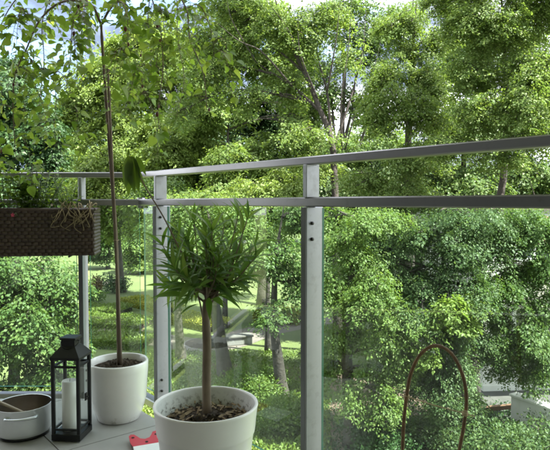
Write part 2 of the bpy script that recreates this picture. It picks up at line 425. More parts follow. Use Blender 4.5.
# ------------------------------------------------------------------ foliage
def spray_leaves(cent, outd, n_leaf, rad, Ls, droop=.35, tilt=.38):
    """leaves of many sprays at once; a spray is a small hanging fan whose leaves face much the same way. cent/outd (k,3); returns V, F"""
    k = len(cent)
    cnt = np.maximum(6, (n_leaf * rng.uniform(.45, 1.55, k))).astype(int)
    idx = np.repeat(np.arange(k), cnt)
    n = len(idx)
    a = np.arctan2(outd[:, 1], outd[:, 0]) + rng.normal(0, .9, k)
    f = np.stack([np.cos(a), np.sin(a), -.25 - droop * rng.uniform(.3, 1.4, k)], 1); f = unit(f)      # direction the fan grows
    sd = unit(np.stack([-np.sin(a), np.cos(a), rng.normal(0, .25, k)], 1))
    nm = unit(np.cross(f, sd) * np.sign(np.cross(f, sd)[:, 2:3] + 1e-6) + rng.normal(0, .28, (k, 3)) + outd * .35)
    rs = rng.uniform(.6, 1.35, k)[idx] * rad
    u = rng.uniform(0, 1, n) ** .8; v = rng.normal(0, .36, n) * np.sin(np.pi * np.clip(u * .8 + .15, 0, 1))
    th = rng.normal(0, .10, n)
    P = cent[idx] + f[idx] * ((u - .35) * 1.5 * rs)[:, None] + sd[idx] * (v * rs)[:, None] + nm[idx] * (th * rs)[:, None]
    P[:, 2] -= droop * rs * (u ** 2) * .7
    A = f[idx] * .7 + sd[idx] * (np.sign(v) * .75)[:, None] + rng.normal(0, .35, (n, 3)) + np.array([0, 0, -.15 - .3 * droop])
    Nn = nm[idx] + rng.normal(0, tilt, (n, 3))
    L = Ls * rng.uniform(.5, 1.5, n)
    return leaf_quads(P, A, Nn, L, L * rng.uniform(.45, .68, n))

def ell_points(c, r, n, shell=2.4):
    d = unit(rng.normal(0, 1, (n, 3)))
    t = rng.uniform(.05, 1, n) ** (1 / shell)
    bump = 1 + .16 * np.sin(d[:, 0] * 5 + c[0]) * np.cos(d[:, 2] * 6 + c[1]) + rng.normal(0, .09, n)
    return np.asarray(c) + d * np.asarray(r) * (t * bump)[:, None], d

def tree(name, label, base, trunk, blobs, leafm, Ls, dens=1., spr=.5, n_leaf=40, group=None, barkm='bark', limbs=(), r0=.2, cat='tree', droop=.35, twig=.35):
    """base/trunk: world points of the stem with r0 at the foot; blobs: (px,py,Y,rx,ry) crown lumps; limbs: extra (points, r0)"""
    root = empty(name, base)
    tag(root, label, cat, group)
    tb = MB()
    tp = curve([base] + list(trunk), 18)
    rr = [r0 * (1.35 if i == 0 else 1.1 if i == 1 else 1 - .94 * (i / 18) ** 1.2) for i in range(19)]
    tb.tube(tp, rr, 10)
    for pts, r in limbs:
        cp = curve(pts, 14)
        tb.tube(cp, [r * (1 - .93 * i / 14) for i in range(15)], 7)
    cents, outs = [], []
    anchors = tp[4:] + [q for pts, r in limbs for q in curve(pts, 8)[1:]]
    for (px, py, Y, rx, ry) in blobs:
        c0 = at(px, py, Y); q = Y / 560
        R0 = Vector((rx * q, max(rx, ry) * q * .8, ry * q))
        lower = [a for a in anchors if a.z < c0.z + .2] or anchors
        a = min(lower, key=lambda t_: (t_ - c0).length + .3 * abs(t_.z - c0.z))
        if (a - c0).length > .3:
            mid = (a + c0) / 2 + Vector((random.uniform(-.2, .2), random.uniform(-.2, .2), .12 * (a - c0).length))
            lp = curve([a, mid, c0], 8)
            tb.tube(lp, [r0 * .30 * (1 - .7 * i / 8) for i in range(9)], 6, cap=False)
        else:
            lp = [a, c0]
        ns = 9
        for k in range(ns):
            dv = Vector(unit(rng.normal(0, 1, (1, 3)))[0]); dv.y -= .25
            c = c0 + Vector((dv.x * R0.x, dv.y * R0.y, dv.z * R0.z)) * random.uniform(.25, .85)
            r = R0 * random.uniform(.36, .64)
            n = max(4, int(dens * 5.2 * r[0] * r[2] * 3.1 / (spr * spr)))
            p, d = ell_points(c, (r[0] * 1.15, r[1], r[2] * .85), n)
            ok = p[:, 2] > GZ + .3
            p, d = p[ok], d[ok]
            cents.append(p); outs.append(d)
            s0 = lp[random.randrange(len(lp) // 2, len(lp))]
            m = (c + s0) / 2 + Vector((random.gauss(0, .1), random.gauss(0, .1), .12 * (c - s0).length))
            lq = curve([s0, m, c], 5); tb.tube(lq, [r0 * .13 * (1 - .12 * i) for i in range(6)], 5, cap=False)
            for j in range(len(p)):
                if random.random() < twig * .35:
                    e = Vector(p[j]); s1 = lq[random.randrange(1, 6)]
                    m = (e + s1) / 2 + Vector((random.gauss(0, .06), random.gauss(0, .06), .1 * (e - s1).length))
                    tb.tube([s1, m, e], [r0 * .055, r0 * .04, r0 * .02], 4, cap=False)
    tb.build('trunk', M[barkm], root)
    V, F = spray_leaves(np.concatenate(cents), np.concatenate(outs), int(n_leaf * 1.5), spr, Ls * .70, droop=droop)
    link('crown', mesh_np('crown', V, F), M[leafm], root)
    return root

def leaf_mass(name, shape_pts, Ls, m, parent=None, up=.6):
    """leaves on given points with outward normals: shape_pts = (P, D)"""
    P, D = shape_pts
    n = len(P)
    A = D * .5 + rng.normal(0, .6, (n, 3)) + np.array([0, 0, .15])
    Nn = D * .8 + np.array([0, 0, up]) + rng.normal(0, .5, (n, 3))
    L = Ls * rng.uniform(.6, 1.3, n)
    V, F = leaf_quads(P, A, Nn, L, L * .6)
    return link(name, mesh_np(name, V, F), M[m], parent)

def bush(name, label, px, py, w, h, m, Ls, n, cat='shrub', group=None, depth=None, cone=False):
    """shrub standing at the ground point seen at px,py; w,h in metres"""
    b = gnd(px, py)
    root = empty(name, b); tag(root, label, cat, group)
    lobes = [(b + Vector((random.uniform(-.3, .3) * w, random.uniform(-.3, .3) * (depth or w), h * random.uniform(.35, .6))), random.uniform(.5, .75)) for _ in range(6)]
    Ps, Ds = [], []
    for c, s in ([(b + Vector((0, 0, h * .5)), 1.)] if cone else lobes):
        p, d = ell_points(c, (w * .5 * s, (depth or w) * .5 * s, h * .5 * (1 if cone else s)), n // (1 if cone else 6), 3.5)
        if cone:
            k = np.clip(1.35 - (p[:, 2] - b.z) / h, .12, 1)[:, None]
            p[:, :2] = np.array(b[:2]) + (p[:, :2] - np.array(b[:2])) * k
        ok = p[:, 2] > GZ + .02
        Ps.append(p[ok]); Ds.append(d[ok])
    leaf_mass('foliage', (np.concatenate(Ps), np.concatenate(Ds)), Ls, m, root)
    sb = MB()
    for k in range(6):
        a = k * 1.05 + random.random()
        sb.tube([b, b + Vector((math.cos(a) * w * .12, math.sin(a) * w * .12, h * .35)), b + Vector((math.cos(a) * w * .3, math.sin(a) * w * .3, h * .7))], [.035, .025, .01], 5)
    sb.build('stems', M['bark_dark'], root)
    return root

def V3(px, py, Y): return at(px, py, Y)

# --- trees whose trunks stand on the lawn, seen through the glass
b = gnd(226, 378)
tree('lawn_tree', 'stout grey trunked tree on the lawn just beside the oleander stem, fresh green crown', b,
     [at(217, 318, b.y), at(210, 262, b.y), at(212, 225, b.y)],
     [(228, 245, b.y, 46, 26), (200, 205, b.y + 1, 34, 26), (258, 215, b.y, 34, 24), (252, 262, b.y - .6, 26, 22)], 'leaf_fresh', .13, .9, .5, 36, r0=.25)
b = gnd(181, 360)
tree('slim_lawn_tree', 'slim brown trunked tree standing on the lawn behind the glass post', b,
     [at(178, 315, b.y), at(175, 270, b.y), at(172, 205, b.y)],
     [(172, 222, b.y, 26, 30), (185, 262, b.y, 18, 22), (160, 190, b.y + 1, 30, 26)], 'leaf_mid', .13, .9, .5, 36, r0=.19)
b = gnd(283, 400)
tree('dark_trunk_tree', 'dark leaning trunk with drooping leaves, standing on rough grass before the brown path', b,
     [at(278, 360, b.y), at(274, 320, b.y), at(276, 260, b.y), at(284, 205, b.y)],
     [(276, 312, b.y - .4, 22, 15), (282, 255, b.y, 28, 22), (295, 285, b.y, 14, 20), (296, 215, b.y + .5, 22, 20)], 'leaf_mid', .12, .9, .42, 36, r0=.2, barkm='bark_dark')

# --- left side
tree('maple_tree', 'broad bushy tree below the wicker planter, large sparkling mid green leaves down to the ground', gnd(10, 440),
     [at(14, 380, 14.2), at(16, 300, 14), at(18, 240, 14)],
     [(22, 330, 13, 52, 46), (46, 380, 12.8, 34, 40), (-30, 330, 13.2, 50, 60), (15, 400, 12.6, 60, 36), (20, 268, 13.4, 50, 36), (58, 300, 13.2, 22, 40), (-10, 240, 13.6, 50, 32), (66, 350, 13, 16, 36)],
     'leaf_mid', .115, .8, .4, 44, r0=.2)
tree('dark_poplar', 'dense dark green tree behind the wicker planter below the grey cloud', gnd(10, 330),
     [at(14, 230, 27), at(10, 120, 27)],
     [(6, 110, 27, 34, 54), (34, 120, 27, 22, 40), (14, 75, 27.5, 22, 24), (-35, 110, 27, 40, 60), (30, 188, 26, 34, 34), (48, 150, 26, 20, 26), (8, 205, 26, 50, 30)], 'leaf_deep', .2, 1., .7, 44, r0=.25, barkm='bark_dark')
tree('pale_birch', 'pale yellow green tree rising in the gap behind the mulberry stem', gnd(122, 292),
     [at(118, 240, 37), at(116, 170, 37), at(112, 100, 37)],
     [(100, 90, 37, 28, 36), (72, 100, 37.5, 16, 22), (124, 70, 37, 26, 30), (100, 170, 37, 40, 34), (140, 180, 36, 36, 34), (85, 200, 36, 34, 26), (75, 130, 38, 24, 24), (118, 118, 37, 30, 26), (160, 130, 37, 26, 26), (120, 215, 36, 40, 24)], 'leaf_lime', .24, .9, .8, 40, r0=.25)
tree('lime_tree', 'lime green round tree behind the handrail corner and the drooping leaves', gnd(165, 312),
     [at(168, 250, 31), at(172, 190, 31), at(176, 110, 31)],
     [(165, 62, 31.5, 34, 34), (150, 30, 32, 22, 22), (120, 45, 32, 16, 20), (170, 170, 31, 34, 30), (196, 130, 31, 30, 34), (150, 210, 30, 30, 24), (195, 90, 31, 32, 30), (140, 95, 32, 26, 26), (180, 215, 30, 36, 20)], 'leaf_lime', .22, .85, .75, 40, r0=.25)

# --- centre: big locust with leaning limbs, bare poles behind
b = gnd(338, 352)
tree('locust_tree', 'tall airy locust with long dark limbs leaning over the centre of the view', b,
     [at(336, 250, 22), at(333, 150, 22), at(320, 110, 22), at(304, 72, 22), at(284, 30, 22), (at(268, -30, 22))],
     [(232, 48, 22, 34, 30), (205, 76, 22, 26, 26), (262, 22, 22, 40, 28), (296, 28, 22, 34, 28), (222, 8, 22, 32, 22), (248, 100, 22, 26, 18), (292, 88, 22.5, 26, 22),
      (190, 40, 22, 20, 20), (320, 20, 22, 24, 26), (270, -40, 22, 80, 40), (306, 135, 21.5, 26, 16), (180, 110, 22.5, 16, 20), (345, 60, 22, 18, 20)],
     'leaf_fresh', .13, .72, .55, 38, barkm='bark_dark', r0=.17,
     limbs=[([at(322, 113, 22), at(292, 86, 22), at(256, 62, 22), at(221, 31, 22)], .07), ([at(331, 135, 22), at(327, 92, 22), at(318, 58, 22), at(312, 15, 22)], .065),
            ([at(304, 72, 22), at(280, 52, 22), at(255, 40, 22), at(236, 12, 22)], .05), ([at(333, 150, 22), at(350, 100, 22), at(362, 55, 22), at(366, 10, 22)], .06),
            ([at(304, 72, 22), at(288, 30, 21), at(262, -5, 20.4)], .045),
            ([at(292, 86, 21.6), at(262, 52, 20.8), at(238, 40, 20.2), at(205, 12, 20)], .04), ([at(318, 100, 22), at(300, 52, 21), at(298, 10, 20.4)], .04),
            ([at(342, 150, 22), at(341, 100, 21), at(348, 50, 20.6), at(352, -5, 20.4)], .035), ([at(345, 150, 22), at(358, 105, 21), at(374, 70, 20.6), at(384, 20, 20.4)], .03), ([at(327, 92, 21.8), at(336, 40, 21), at(340, 0, 20.6)], .04), ([at(256, 62, 21.5), at(232, 20, 20.6), at(226, -8, 20.2)], .03)])
tree('twin_stem_tree', 'tall thin tree with bare parallel stems against the bright sky gap', gnd(345, 325),
     [at(343, 230, 27), at(342, 134, 27), at(344, 55, 27), at(330, 10, 27)],
     [(340, 8, 27, 34, 22), (384, 38, 27, 22, 18), (352, 96, 27.5, 16, 16), (322, 70, 27.5, 16, 22), (352, 30, 27, 28, 20), (372, 65, 27, 16, 18), (330, 95, 27, 9, 14), (364, 110, 27, 14, 14), (350, 165, 26, 30, 26), (384, 160, 26, 30, 24), (398, 22, 27, 24, 22)], 'leaf_mid', .16, .6, .6, 34, barkm='bark_dark', r0=.22,
     limbs=[([at(342, 150, 27), at(352, 108, 27), at(356, 75, 27), at(368, 30, 27)], .09), ([at(343, 190, 27), at(334, 130, 27), at(330, 85, 27), at(318, 50, 27)], .09),
            ([at(346, 175, 27), at(368, 120, 27), at(372, 70, 27), at(384, 20, 27)], .08)])
tree('yew_tree', 'almost black green conifer-like tree deep behind the locust limbs', gnd(262, 305),
     [at(264, 200, 34), at(266, 60, 34)],
     [(274, 92, 34, 24, 30), (254, 118, 34, 26, 22), (284, 125, 34, 22, 22), (200, 182, 33, 26, 22), (240, 160, 33, 36, 30), (290, 165, 34, 30, 26), (205, 140, 34, 24, 24)], 'leaf_deep', .22, 1., .75, 44, r0=.28, barkm='bark_dark')
b = gnd(268, 352)
tree('young_ash', 'low pale yellow green young tree just behind the rail over the oleander', b,
     [at(268, 280, b.y), at(270, 200, b.y), at(272, 172, b.y)],
     [(262, 190, b.y - 1, 30, 18), (290, 182, b.y - 1, 22, 18), (240, 210, b.y - 1, 30, 16), (285, 215, b.y - 1, 22, 20), (312, 165, b.y, 22, 16)], 'leaf_lime', .14, .85, .5, 36, r0=.12)

# --- right side
tree('ash_tree', 'leafy ash with dark hollows rising above the handrail, right of the bare stems', gnd(412, 375),
     [at(410, 260, 19.2), at(408, 150, 19.2), at(412, 60, 19.2), at(418, -10, 19.2)],
     [(392, 75, 18.5, 24, 26), (405, 105, 18, 28, 24), (384, 122, 18, 20, 20), (425, 70, 18.5, 20, 22), (430, 120, 18, 20, 20), (408, 50, 19, 22, 16), (400, 22, 19, 26, 18), (438, 40, 19, 18, 18), (436, 92, 18.5, 16, 16), (372, 100, 19, 12, 18), (410, 155, 18.5, 36, 20), (360, 185, 18.5, 30, 16), (408, 195, 18, 44, 24)],
     'leaf_fresh', .10, .9, .46, 54, r0=.2, barkm='bark_dark', limbs=[([at(408, 150, 19.2), at(414, 80, 19.2), at(413, 20, 19.2), at(414, -30, 19.2)], .09)])
tree('elm_tree', 'great full elm crown filling the sky above the handrail end', gnd(474, 405),
     [at(476, 300, 16.6), at(503, 180, 16.6), at(505, 60, 16.6), at(500, -20, 16.6)],
     [(500, 30, 16, 40, 32), (535, 70, 15.6, 36, 36), (478, 75, 16, 26, 28), (510, 105, 15.5, 38, 26), (460, 30, 16.5, 26, 26), (545, 10, 16, 36, 36), (470, 118, 16, 26, 20), (455, 0, 17, 34, 24), (540, 135, 15.5, 32, 20), (495, 150, 15.5, 36, 18), (445, 148, 16, 24, 14), (510, -30, 16, 70, 30)],
     'leaf_fresh', .088, .95, .40, 54, r0=.17, barkm='bark_dark')
b = gnd(352, 446)
tree('near_lime_tree', 'tree with hanging light green sprays just beyond the tall glass post', b,
     [at(349, 400, b.y), at(347, 340, b.y), at(352, 270, b.y), at(356, 220, b.y)],
     [(350, 250, 13.6, 26, 24), (334, 290, 13.4, 18, 26), (372, 285, 13.2, 28, 24), (345, 335, 13.6, 24, 20), (395, 325, 13, 26, 26), (368, 220, 13.6, 36, 16), (405, 360, 13, 22, 20), (378, 372, 13.2, 22, 14), (328, 360, 13.8, 12, 22), (332, 215, 14, 16, 16), (385, 398, 12.8, 22, 16), (362, 300, 13, 24, 20), (352, 395, 13, 10, 16)],
     'leaf_fresh', .082, .85, .36, 54, r0=.2, droop=.6)
tree('hornbeam', 'dense shadowy hornbeam in the middle of the big pane, behind the rusty hoop', gnd(440, 436),
     [at(440, 380, 14.3), at(442, 300, 14.3), at(446, 210, 14.3)],
     [(420, 235, 14, 32, 24), (455, 250, 13.6, 30, 26), (430, 290, 13.6, 30, 28), (470, 290, 13.4, 22, 26), (445, 330, 13.4, 26, 22), (425, 370, 13.6, 26, 22), (490, 240, 14, 26, 26), (405, 270, 14, 20, 26), (480, 335, 13.8, 14, 16), (455, 215, 14, 50, 14), (440, 392, 13.2, 26, 20), (460, 360, 13.2, 20, 22), (412, 315, 13, 20, 20), (470, 400, 13.6, 12, 12)],
     'leaf_blue', .08, .85, .36, 56, r0=.22, barkm='bark_dark', droop=.55)
tree('weeping_elm', 'curtain of hanging branches in front of the white building', gnd(566, 418),
     [at(564, 350, 15.2), at(552, 260, 15.2), at(530, 180, 15.2)],
     [(525, 225, 14.5, 34, 20), (545, 265, 14.2, 26, 30), (508, 275, 14.2, 22, 26), (540, 310, 14, 22, 20), (498, 320, 14.2, 14, 20), (520, 345, 14.2, 9, 14), (548, 355, 14, 8, 14), (545, 350, 13.6, 12, 12), (508, 362, 13.9, 14, 10), (535, 372, 13.7, 12, 7), (490, 350, 14, 10, 16), (505, 215, 14.5, 30, 16), (495, 290, 13.8, 18, 26), (528, 330, 13.6, 16, 20), (545, 230, 14, 26, 24), (500, 345, 13.9, 8, 12), (540, 345, 13.4, 8, 12)],
     'leaf_mid', .08, .85, .36, 56, r0=.10, barkm='bark_dark', droop=.7)
tree('low_sycamore', 'small pale green branch tree low down by the white building corner', gnd(452, 428),
     [at(456, 380, 14.6), at(458, 330, 14.4), at(455, 300, 14.2)],
     [(450, 305, 12.8, 14, 11), (436, 318, 12.8, 12, 9), (462, 322, 12.9, 10, 8), (470, 300, 13, 12, 8), (425, 355, 12.8, 14, 10)], 'leaf_lime', .11, 1.1, .32, 36, r0=.08)

# --- second row behind the big trees
tree('oak_tree', 'broad oak crown showing between the elm and the ash', gnd(462, 345),
     [at(462, 250, 27), at(464, 150, 27), at(468, 40, 27)],
     [(470, 60, 27, 40, 40), (520, 40, 27, 44, 44), (500, 120, 26, 50, 36), (450, 130, 26, 34, 26), (560, 100, 27, 40, 50), (470, 185, 26, 60, 26), (540, 180, 26, 40, 34), (470, 250, 26, 60, 34), (540, 260, 26, 40, 40)], 'leaf_mid', .19, .8, .7, 40, r0=.26, barkm='bark_dark')
tree('hazel_tree', 'rounded hazel filling the space under the ash behind the rail', gnd(390, 350),
     [at(390, 280, 25), at(388, 220, 25), at(386, 170, 25)],
     [(385, 175, 25, 44, 30), (350, 210, 25, 34, 30), (400, 235, 25, 44, 34), (345, 265, 24.5, 34, 34), (400, 300, 24.5, 44, 26), (330, 180, 25, 26, 22), (420, 160, 26, 20, 20)], 'leaf_blue', .18, .8, .65, 40, r0=.18, barkm='bark_dark')
tree('aspen_tree', 'pale aspen behind the locust filling in between its dark limbs', gnd(225, 318),
     [at(226, 230, 29.5), at(228, 130, 29.5), at(232, 30, 29.5)],
     [(296, 108, 29, 18, 22), (308, 150, 28, 20, 18), (312, 122, 28, 20, 18), (318, 112, 28.5, 18, 22), (300, 128, 27.5, 20, 14), (225, 60, 29.5, 40, 34), (262, 60, 30, 30, 30), (250, 20, 30, 44, 24), (215, 115, 29, 34, 26), (295, 45, 30, 30, 36), (235, 205, 28, 46, 26), (300, 200, 28, 34, 26), (240, 240, 28, 50, 26), (225, 165, 28, 30, 26), (260, 150, 28.5, 30, 24)], 'leaf_fresh', .2, .7, .7, 38, r0=.12, barkm='bark_dark')

tree('walnut_tree', 'low spreading walnut at the far edge of the lawn beside the small dark bush', gnd(108, 270),
     [at(108, 255, 50), at(108, 235, 50)], [(102, 236, 50, 18, 16), (90, 248, 50, 10, 10), (118, 226, 50, 16, 14), (104, 254, 50, 9, 6)], 'leaf_mid', .3, .8, .9, 40, r0=.22, barkm='bark_dark')
tree('cherry_tree', 'low round cherry at the far edge of the lawn behind the glass corner', gnd(143, 274),
     [at(143, 258, 47), at(143, 240, 47)], [(140, 240, 47, 16, 14), (152, 250, 47, 14, 12), (132, 254, 47, 9, 10), (148, 228, 47, 14, 10), (142, 262, 46.5, 12, 6)], 'leaf_fresh', .28, .8, .85, 40, r0=.2, barkm='bark_dark')

# --- a belt of trees beyond the lawn
def belt_tree(lm, x, y, h, wd):
    root = empty('distant_tree', Vector((x, y, GZ + max(0, (y - 40) * .01))))
    tag(root, 'full tree in the belt of trees beyond the lawn', 'tree', 'trees massed beyond the lawn')
    tb = MB(); z0 = root.location.z
    tb.tube([(x, y, z0 - .1), (x + .2, y, z0 + h * .4), (x - .1, y, z0 + h * .8)], [.35, .25, .1], 8)
    cents, outs = [], []
    for k in range(11):
        a = k * 2.4
        c = (x + math.cos(a) * wd * .26 * (k % 3 + .3) / 1.6, y + math.sin(a) * wd * .3, z0 + h * (.28 + .062 * k))
        p, d = ell_points(c, (wd * .26, wd * .26, h * .15), 26)
        cents.append(p); outs.append(d)
        tb.tube([(x, y, z0 + h * (.2 + .05 * k)), Vector(c)], [.1, .04], 5, cap=False)
    tb.build('trunk', M['bark_dark'], root)
    V, F = spray_leaves(np.concatenate(cents), np.concatenate(outs), 60, 1.3, .34)
    link('crown', mesh_np('crown', V, F), M[lm], root)
    return root
src = [belt_tree('leaf_mid', -24, 66, 13, 9), belt_tree('leaf_fresh', -16, 70, 15, 10), belt_tree('leaf_deep', -7, 72, 14, 10)]
for i in range(13):
    s = src[(i * 2 + i // 3) % 3]
    r = s.copy(); COL.objects.link(r)
    x = [-34, -29, -20, -11.5, -2, 4, 10, 16, 22, 28, 34, -6, 12][i]; y = 64 + (i * 37 % 19)
    r.location = (x, y, GZ + (y - 40) * .01)
    r.rotation_euler = (0, 0, i * 1.7); k = .85 + (i * 29 % 10) * .035
    r.scale = (k, k, k)
    for ch in s.children:
        c = ch.copy(); COL.objects.link(c); c.parent = r

# --- hedges, beds and shrubs on the lawn
def hedge(name, label, p0, p1, depth, h, m, n, Ls=.09, cat='hedge', group=None):
    a, b = gnd(*p0), gnd(*p1)
    root = empty(name, (a + b) / 2); tag(root, label, cat, group)
    t = (b - a); ln = t.length; t = t / ln; s = Vector((-t.y, t.x, 0))
    u = rng.uniform(-.5, .5, n) * ln; v = rng.uniform(-.5, .5, n) * depth; z = rng.uniform(.05, 1, n)
    side = rng.uniform(0, 1, n)
    D = np.zeros((n, 3))
    top = side < .5; fr = (side >= .5) & (side < .85)
    z[top] = 1; v[fr] = -.5 * depth; D[top, 2] = 1; D[fr] = np.array(-s)
    D[~top & ~fr, 2] = .5
    c = np.array((a + b) / 2)
    P = c + u[:, None] * np.array(t) + v[:, None] * np.array(s) + np.stack([0 * z, 0 * z, z * h + .05 * np.sin(u * 3) + rng.normal(0, .03, n)], 1)
    leaf_mass('foliage', (P, D), Ls, m, root)
    cb = MB(); cb.box(Vector(c) + Vector((0, 0, h * .36)), t * ln * .46, s * depth * .40, Vector((0, 0, h * .36)))
    cb.build('twig_core', M['bark_dark'], root)
    return root
hedge('clipped_hedge', 'clipped low hedge crossing the lawn just above the mulberry pot rim', (66, 341), (152, 345), 2.0, .32, 'leaf_hedge', 9000)
hedge('clipped_hedge', 'second clipped hedge higher up the lawn behind the mulberry stem', (70, 322), (150, 327), 2.2, .30, 'leaf_hedge', 7000)
hedge('flower_bed', 'bed of bright yellow flowers slanting down the lawn behind the glass corner', (130, 302), (176, 315), 1.3, .35, 'leaf_yellow', 6000, .1, 'flower bed')
hedge('flower_bed', 'bed of yellow flowers between the slim trunk and the stout trunk', (180, 321), (222, 330), 1.6, .35, 'leaf_yellow', 4500, .1, 'flower bed')
hedge('flower_bed', 'strip of yellow blooms behind the dark leaning trunk', (262, 318), (306, 322), 2., .5, 'leaf_yellow', 4500, .1, 'flower bed')
bush('round_bush', 'small dark round bush far up the lawn left of the mulberry stem', 113, 292, 2., 1.4, 'leaf_deep', .14, 1800)
bush('copper_bush', 'small brown leaved bush near the far end of the lawn', 97, 297, .8, 1.5, 'leaf_brown', .14, 900)
hedge('clipped_hedge', 'short clipped hedge beside the yellow flower bed at the top of the near lawn', (84, 311), (128, 313), 1.8, .3, 'leaf_hedge', 4000)
bush('spreading_bush', 'spreading green bush on the lawn below the railing post at the far end', 90, 303, 2.0, .9, 'leaf_mid', .14, 2200)
bush('low_shrub', 'low sunlit shrub under the dark leaning trunk', 262, 402, 2.2, 1.1, 'leaf_fresh', .07, 9600)
bush('low_shrub', 'low light green shrub at the foot of the big glass post', 292, 432, 1.8, 1., 'leaf_fresh', .07, 9600)
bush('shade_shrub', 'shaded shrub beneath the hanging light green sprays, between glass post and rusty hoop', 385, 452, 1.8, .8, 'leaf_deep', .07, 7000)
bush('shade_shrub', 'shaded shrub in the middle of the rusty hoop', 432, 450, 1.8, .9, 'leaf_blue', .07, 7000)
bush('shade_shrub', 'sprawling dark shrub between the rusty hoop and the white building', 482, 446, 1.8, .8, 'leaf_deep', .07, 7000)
bush('garden_hedge_bush', 'dark leafy hedge bush in front of the white garden wall', 532, 462, 3.0, 1.1, 'leaf_blue', .07, 15000)
bush('screen_bush', 'bush hanging over the brown path behind the stout trunk', 314, 366, 1.3, 1.1, 'leaf_mid', .07, 9000)

# rough ground cover
def cover(name, poly, n, Ls, m):
    P = []
    xs_, ys_ = [p[0] for p in poly], [p[1] for p in poly]
    while len(P) < n:
        q = gnd(random.uniform(min(xs_), max(xs_)), random.uniform(min(ys_), max(ys_)))
        P.append((q.x, q.y, q.z + .02 + abs(random.gauss(0, .06))))
    P = np.array(P); D = np.tile(np.array([0, 0, 1.]), (n, 1))
    o = leaf_mass(name, (P, D), Ls, m)
    tag(o, kind='stuff'); return o
tag(cover('grass_tufts', [(130, 352), (330, 470)], 42000, .085, 'leaf_hedge'), 'rough ground cover and grass under the trees', 'grass')
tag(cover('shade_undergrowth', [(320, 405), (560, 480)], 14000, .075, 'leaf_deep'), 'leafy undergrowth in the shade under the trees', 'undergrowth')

# ------------------------------------------------------------------ low wall and bench by the path
a, b2 = gnd(206, 347), gnd(251, 343)
mb = MB(); t = (b2 - a); s = Vector((-t.y, t.x, 0)).normalized()
mb.bbox((a + b2) / 2 + Vector((0, 0, .16)), t * .5, s * .22, Vector((0, 0, .16)), .03)
wall = empty('low_stone_wall', (a + b2) / 2); tag(wall, 'low grey stone wall along the path beside the stout trunk', 'wall')
mb.build('wall', M['stone'], wall)
mb = MB(); mb.bbox((a + b2) / 2 + Vector((0, 0, .363)), t * .52, s * .28, Vector((0, 0, .04)), .02); mb.build('coping', M['coping'], wall)

# ------------------------------------------------------------------ white apartment building behind the trees on the right
A0, A1 = Vector((13.5, 18.2, GZ)), Vector((6.6, 17.6, GZ))
bld = empty('apartment_building', A0); tag(bld, 'white apartment building glimpsed through the hanging branches', 'building')
t = (A1 - A0); ln = t.length; t /= ln; s = Vector((t.y, -t.x, 0))      # s points into the building
if s.y < 0: s = -s
up = Vector((0, 0, 1))
mb = MB(); mb.box(A0 + t * ln / 2 + s * 5 + up * 2.95, t * ln / 2, s * 5, up * 2.95); mb.build('facade', M['facade'], bld)
mb = MB(); mb.bbox(A0 + t * ln / 2 + s * 4.9 + up * 6.02, t * (ln / 2 + .3), s * 5.3, up * .12, .02); mb.build('roof', M['coping'], bld)
mb = MB(); mb.box(A0 + t * ln / 2 - s * .03 + up * .1, t * ln / 2, s * .03, up * .1); mb.build('plinth', M['facade'], bld)
for fl in range(2):
    for k in range(3):
        c = A0 + t * (1.0 + k * 2.15) + up * (2.0 + fl * 2.9)
        mb = MB()
        for dx in (-.62, .62): mb.bbox(c + t * dx - s * .02, t * .05, s * .04, up * .75, .008)
        for dz in (-.7, .7): mb.bbox(c + up * dz - s * .021, t * .57, s * .04, up * .05, .008)
        mb.bbox(c - s * .02, t * .03, s * .035, up * .65, .006)
        wf = mb.build('window', M['wframe'], bld)
        mb = MB(); mb.box(c - s * .006, t * .57, s * .004, up * .65); mb.build('pane', M['window'], wf)
        mb = MB(); mb.bbox(c - s * .09 - up * .8, t * .72, s * .09, up * .03, .008); mb.build('sill', M['coping'], wf)
for fl in range(1, 2):
    c = A0 + t * 4.6 - s * .7 + up * (fl * 2.9)
    mb = MB(); mb.bbox(c, t * 1.5, s * .7, up * .09, .01)
    mb.bbox(c + up * .60 - s * .63, t * 1.5, s * .05, up * .50, .01)
    bal = mb.build('balcony', M['render2'], bld)
    mb = MB(); mb.bbox(c + up * 1.13 - s * .63, t * 1.52, s * .07, up * .03, .006); mb.build('handrail', M['coping'], bal)
    mb = MB(); mb.box(c + up * 2.25 - s * .62, t * 1.4, s * .012, up * .45); mb.build('sunblind', M['blind'], bal)
# garden wall in front
ga, gb = at(513, 428, 14.4), at(580, 452, 12.8)
ga.z = gb.z = GZ
gw = empty('garden_wall', (ga + gb) / 2); tag(gw, 'white rendered garden wall with sloping coping by the apartment building', 'wall')
t = gb - ga; s = Vector((-t.y, t.x, 0)).normalized()
mb = MB(); mb.bbox((ga + gb) / 2 + up * .5, t * .5, s * .1, up * .5, .01); mb.build('wall', M['facade'], gw)
mb = MB(); mb.bbox((ga + gb) / 2 + up * 1.03, t * .51, s * .16, up * .03, .01); mb.build('coping', M['facade'], gw)
pa = gnd(497, 424)
mb = MB(); mb.bbox(pa + Vector((0, 0, .45)), Vector((.42, -.2, .12)), Vector((.03, .06, 0)), Vector((0, 0, .06)), .01)
mb.bbox(pa + Vector((-.4, .18, .17)), Vector((.04, 0, 0)), Vector((0, .04, 0)), Vector((0, 0, .19)), .005)
mb.bbox(pa + Vector((.4, -.18, .27)), Vector((.04, 0, 0)), Vector((0, .04, 0)), Vector((0, 0, .25)), .005)
tag(mb.build('wooden_rail', M['plank']), 'short orange brown wooden rail by the white building corner', 'rail')

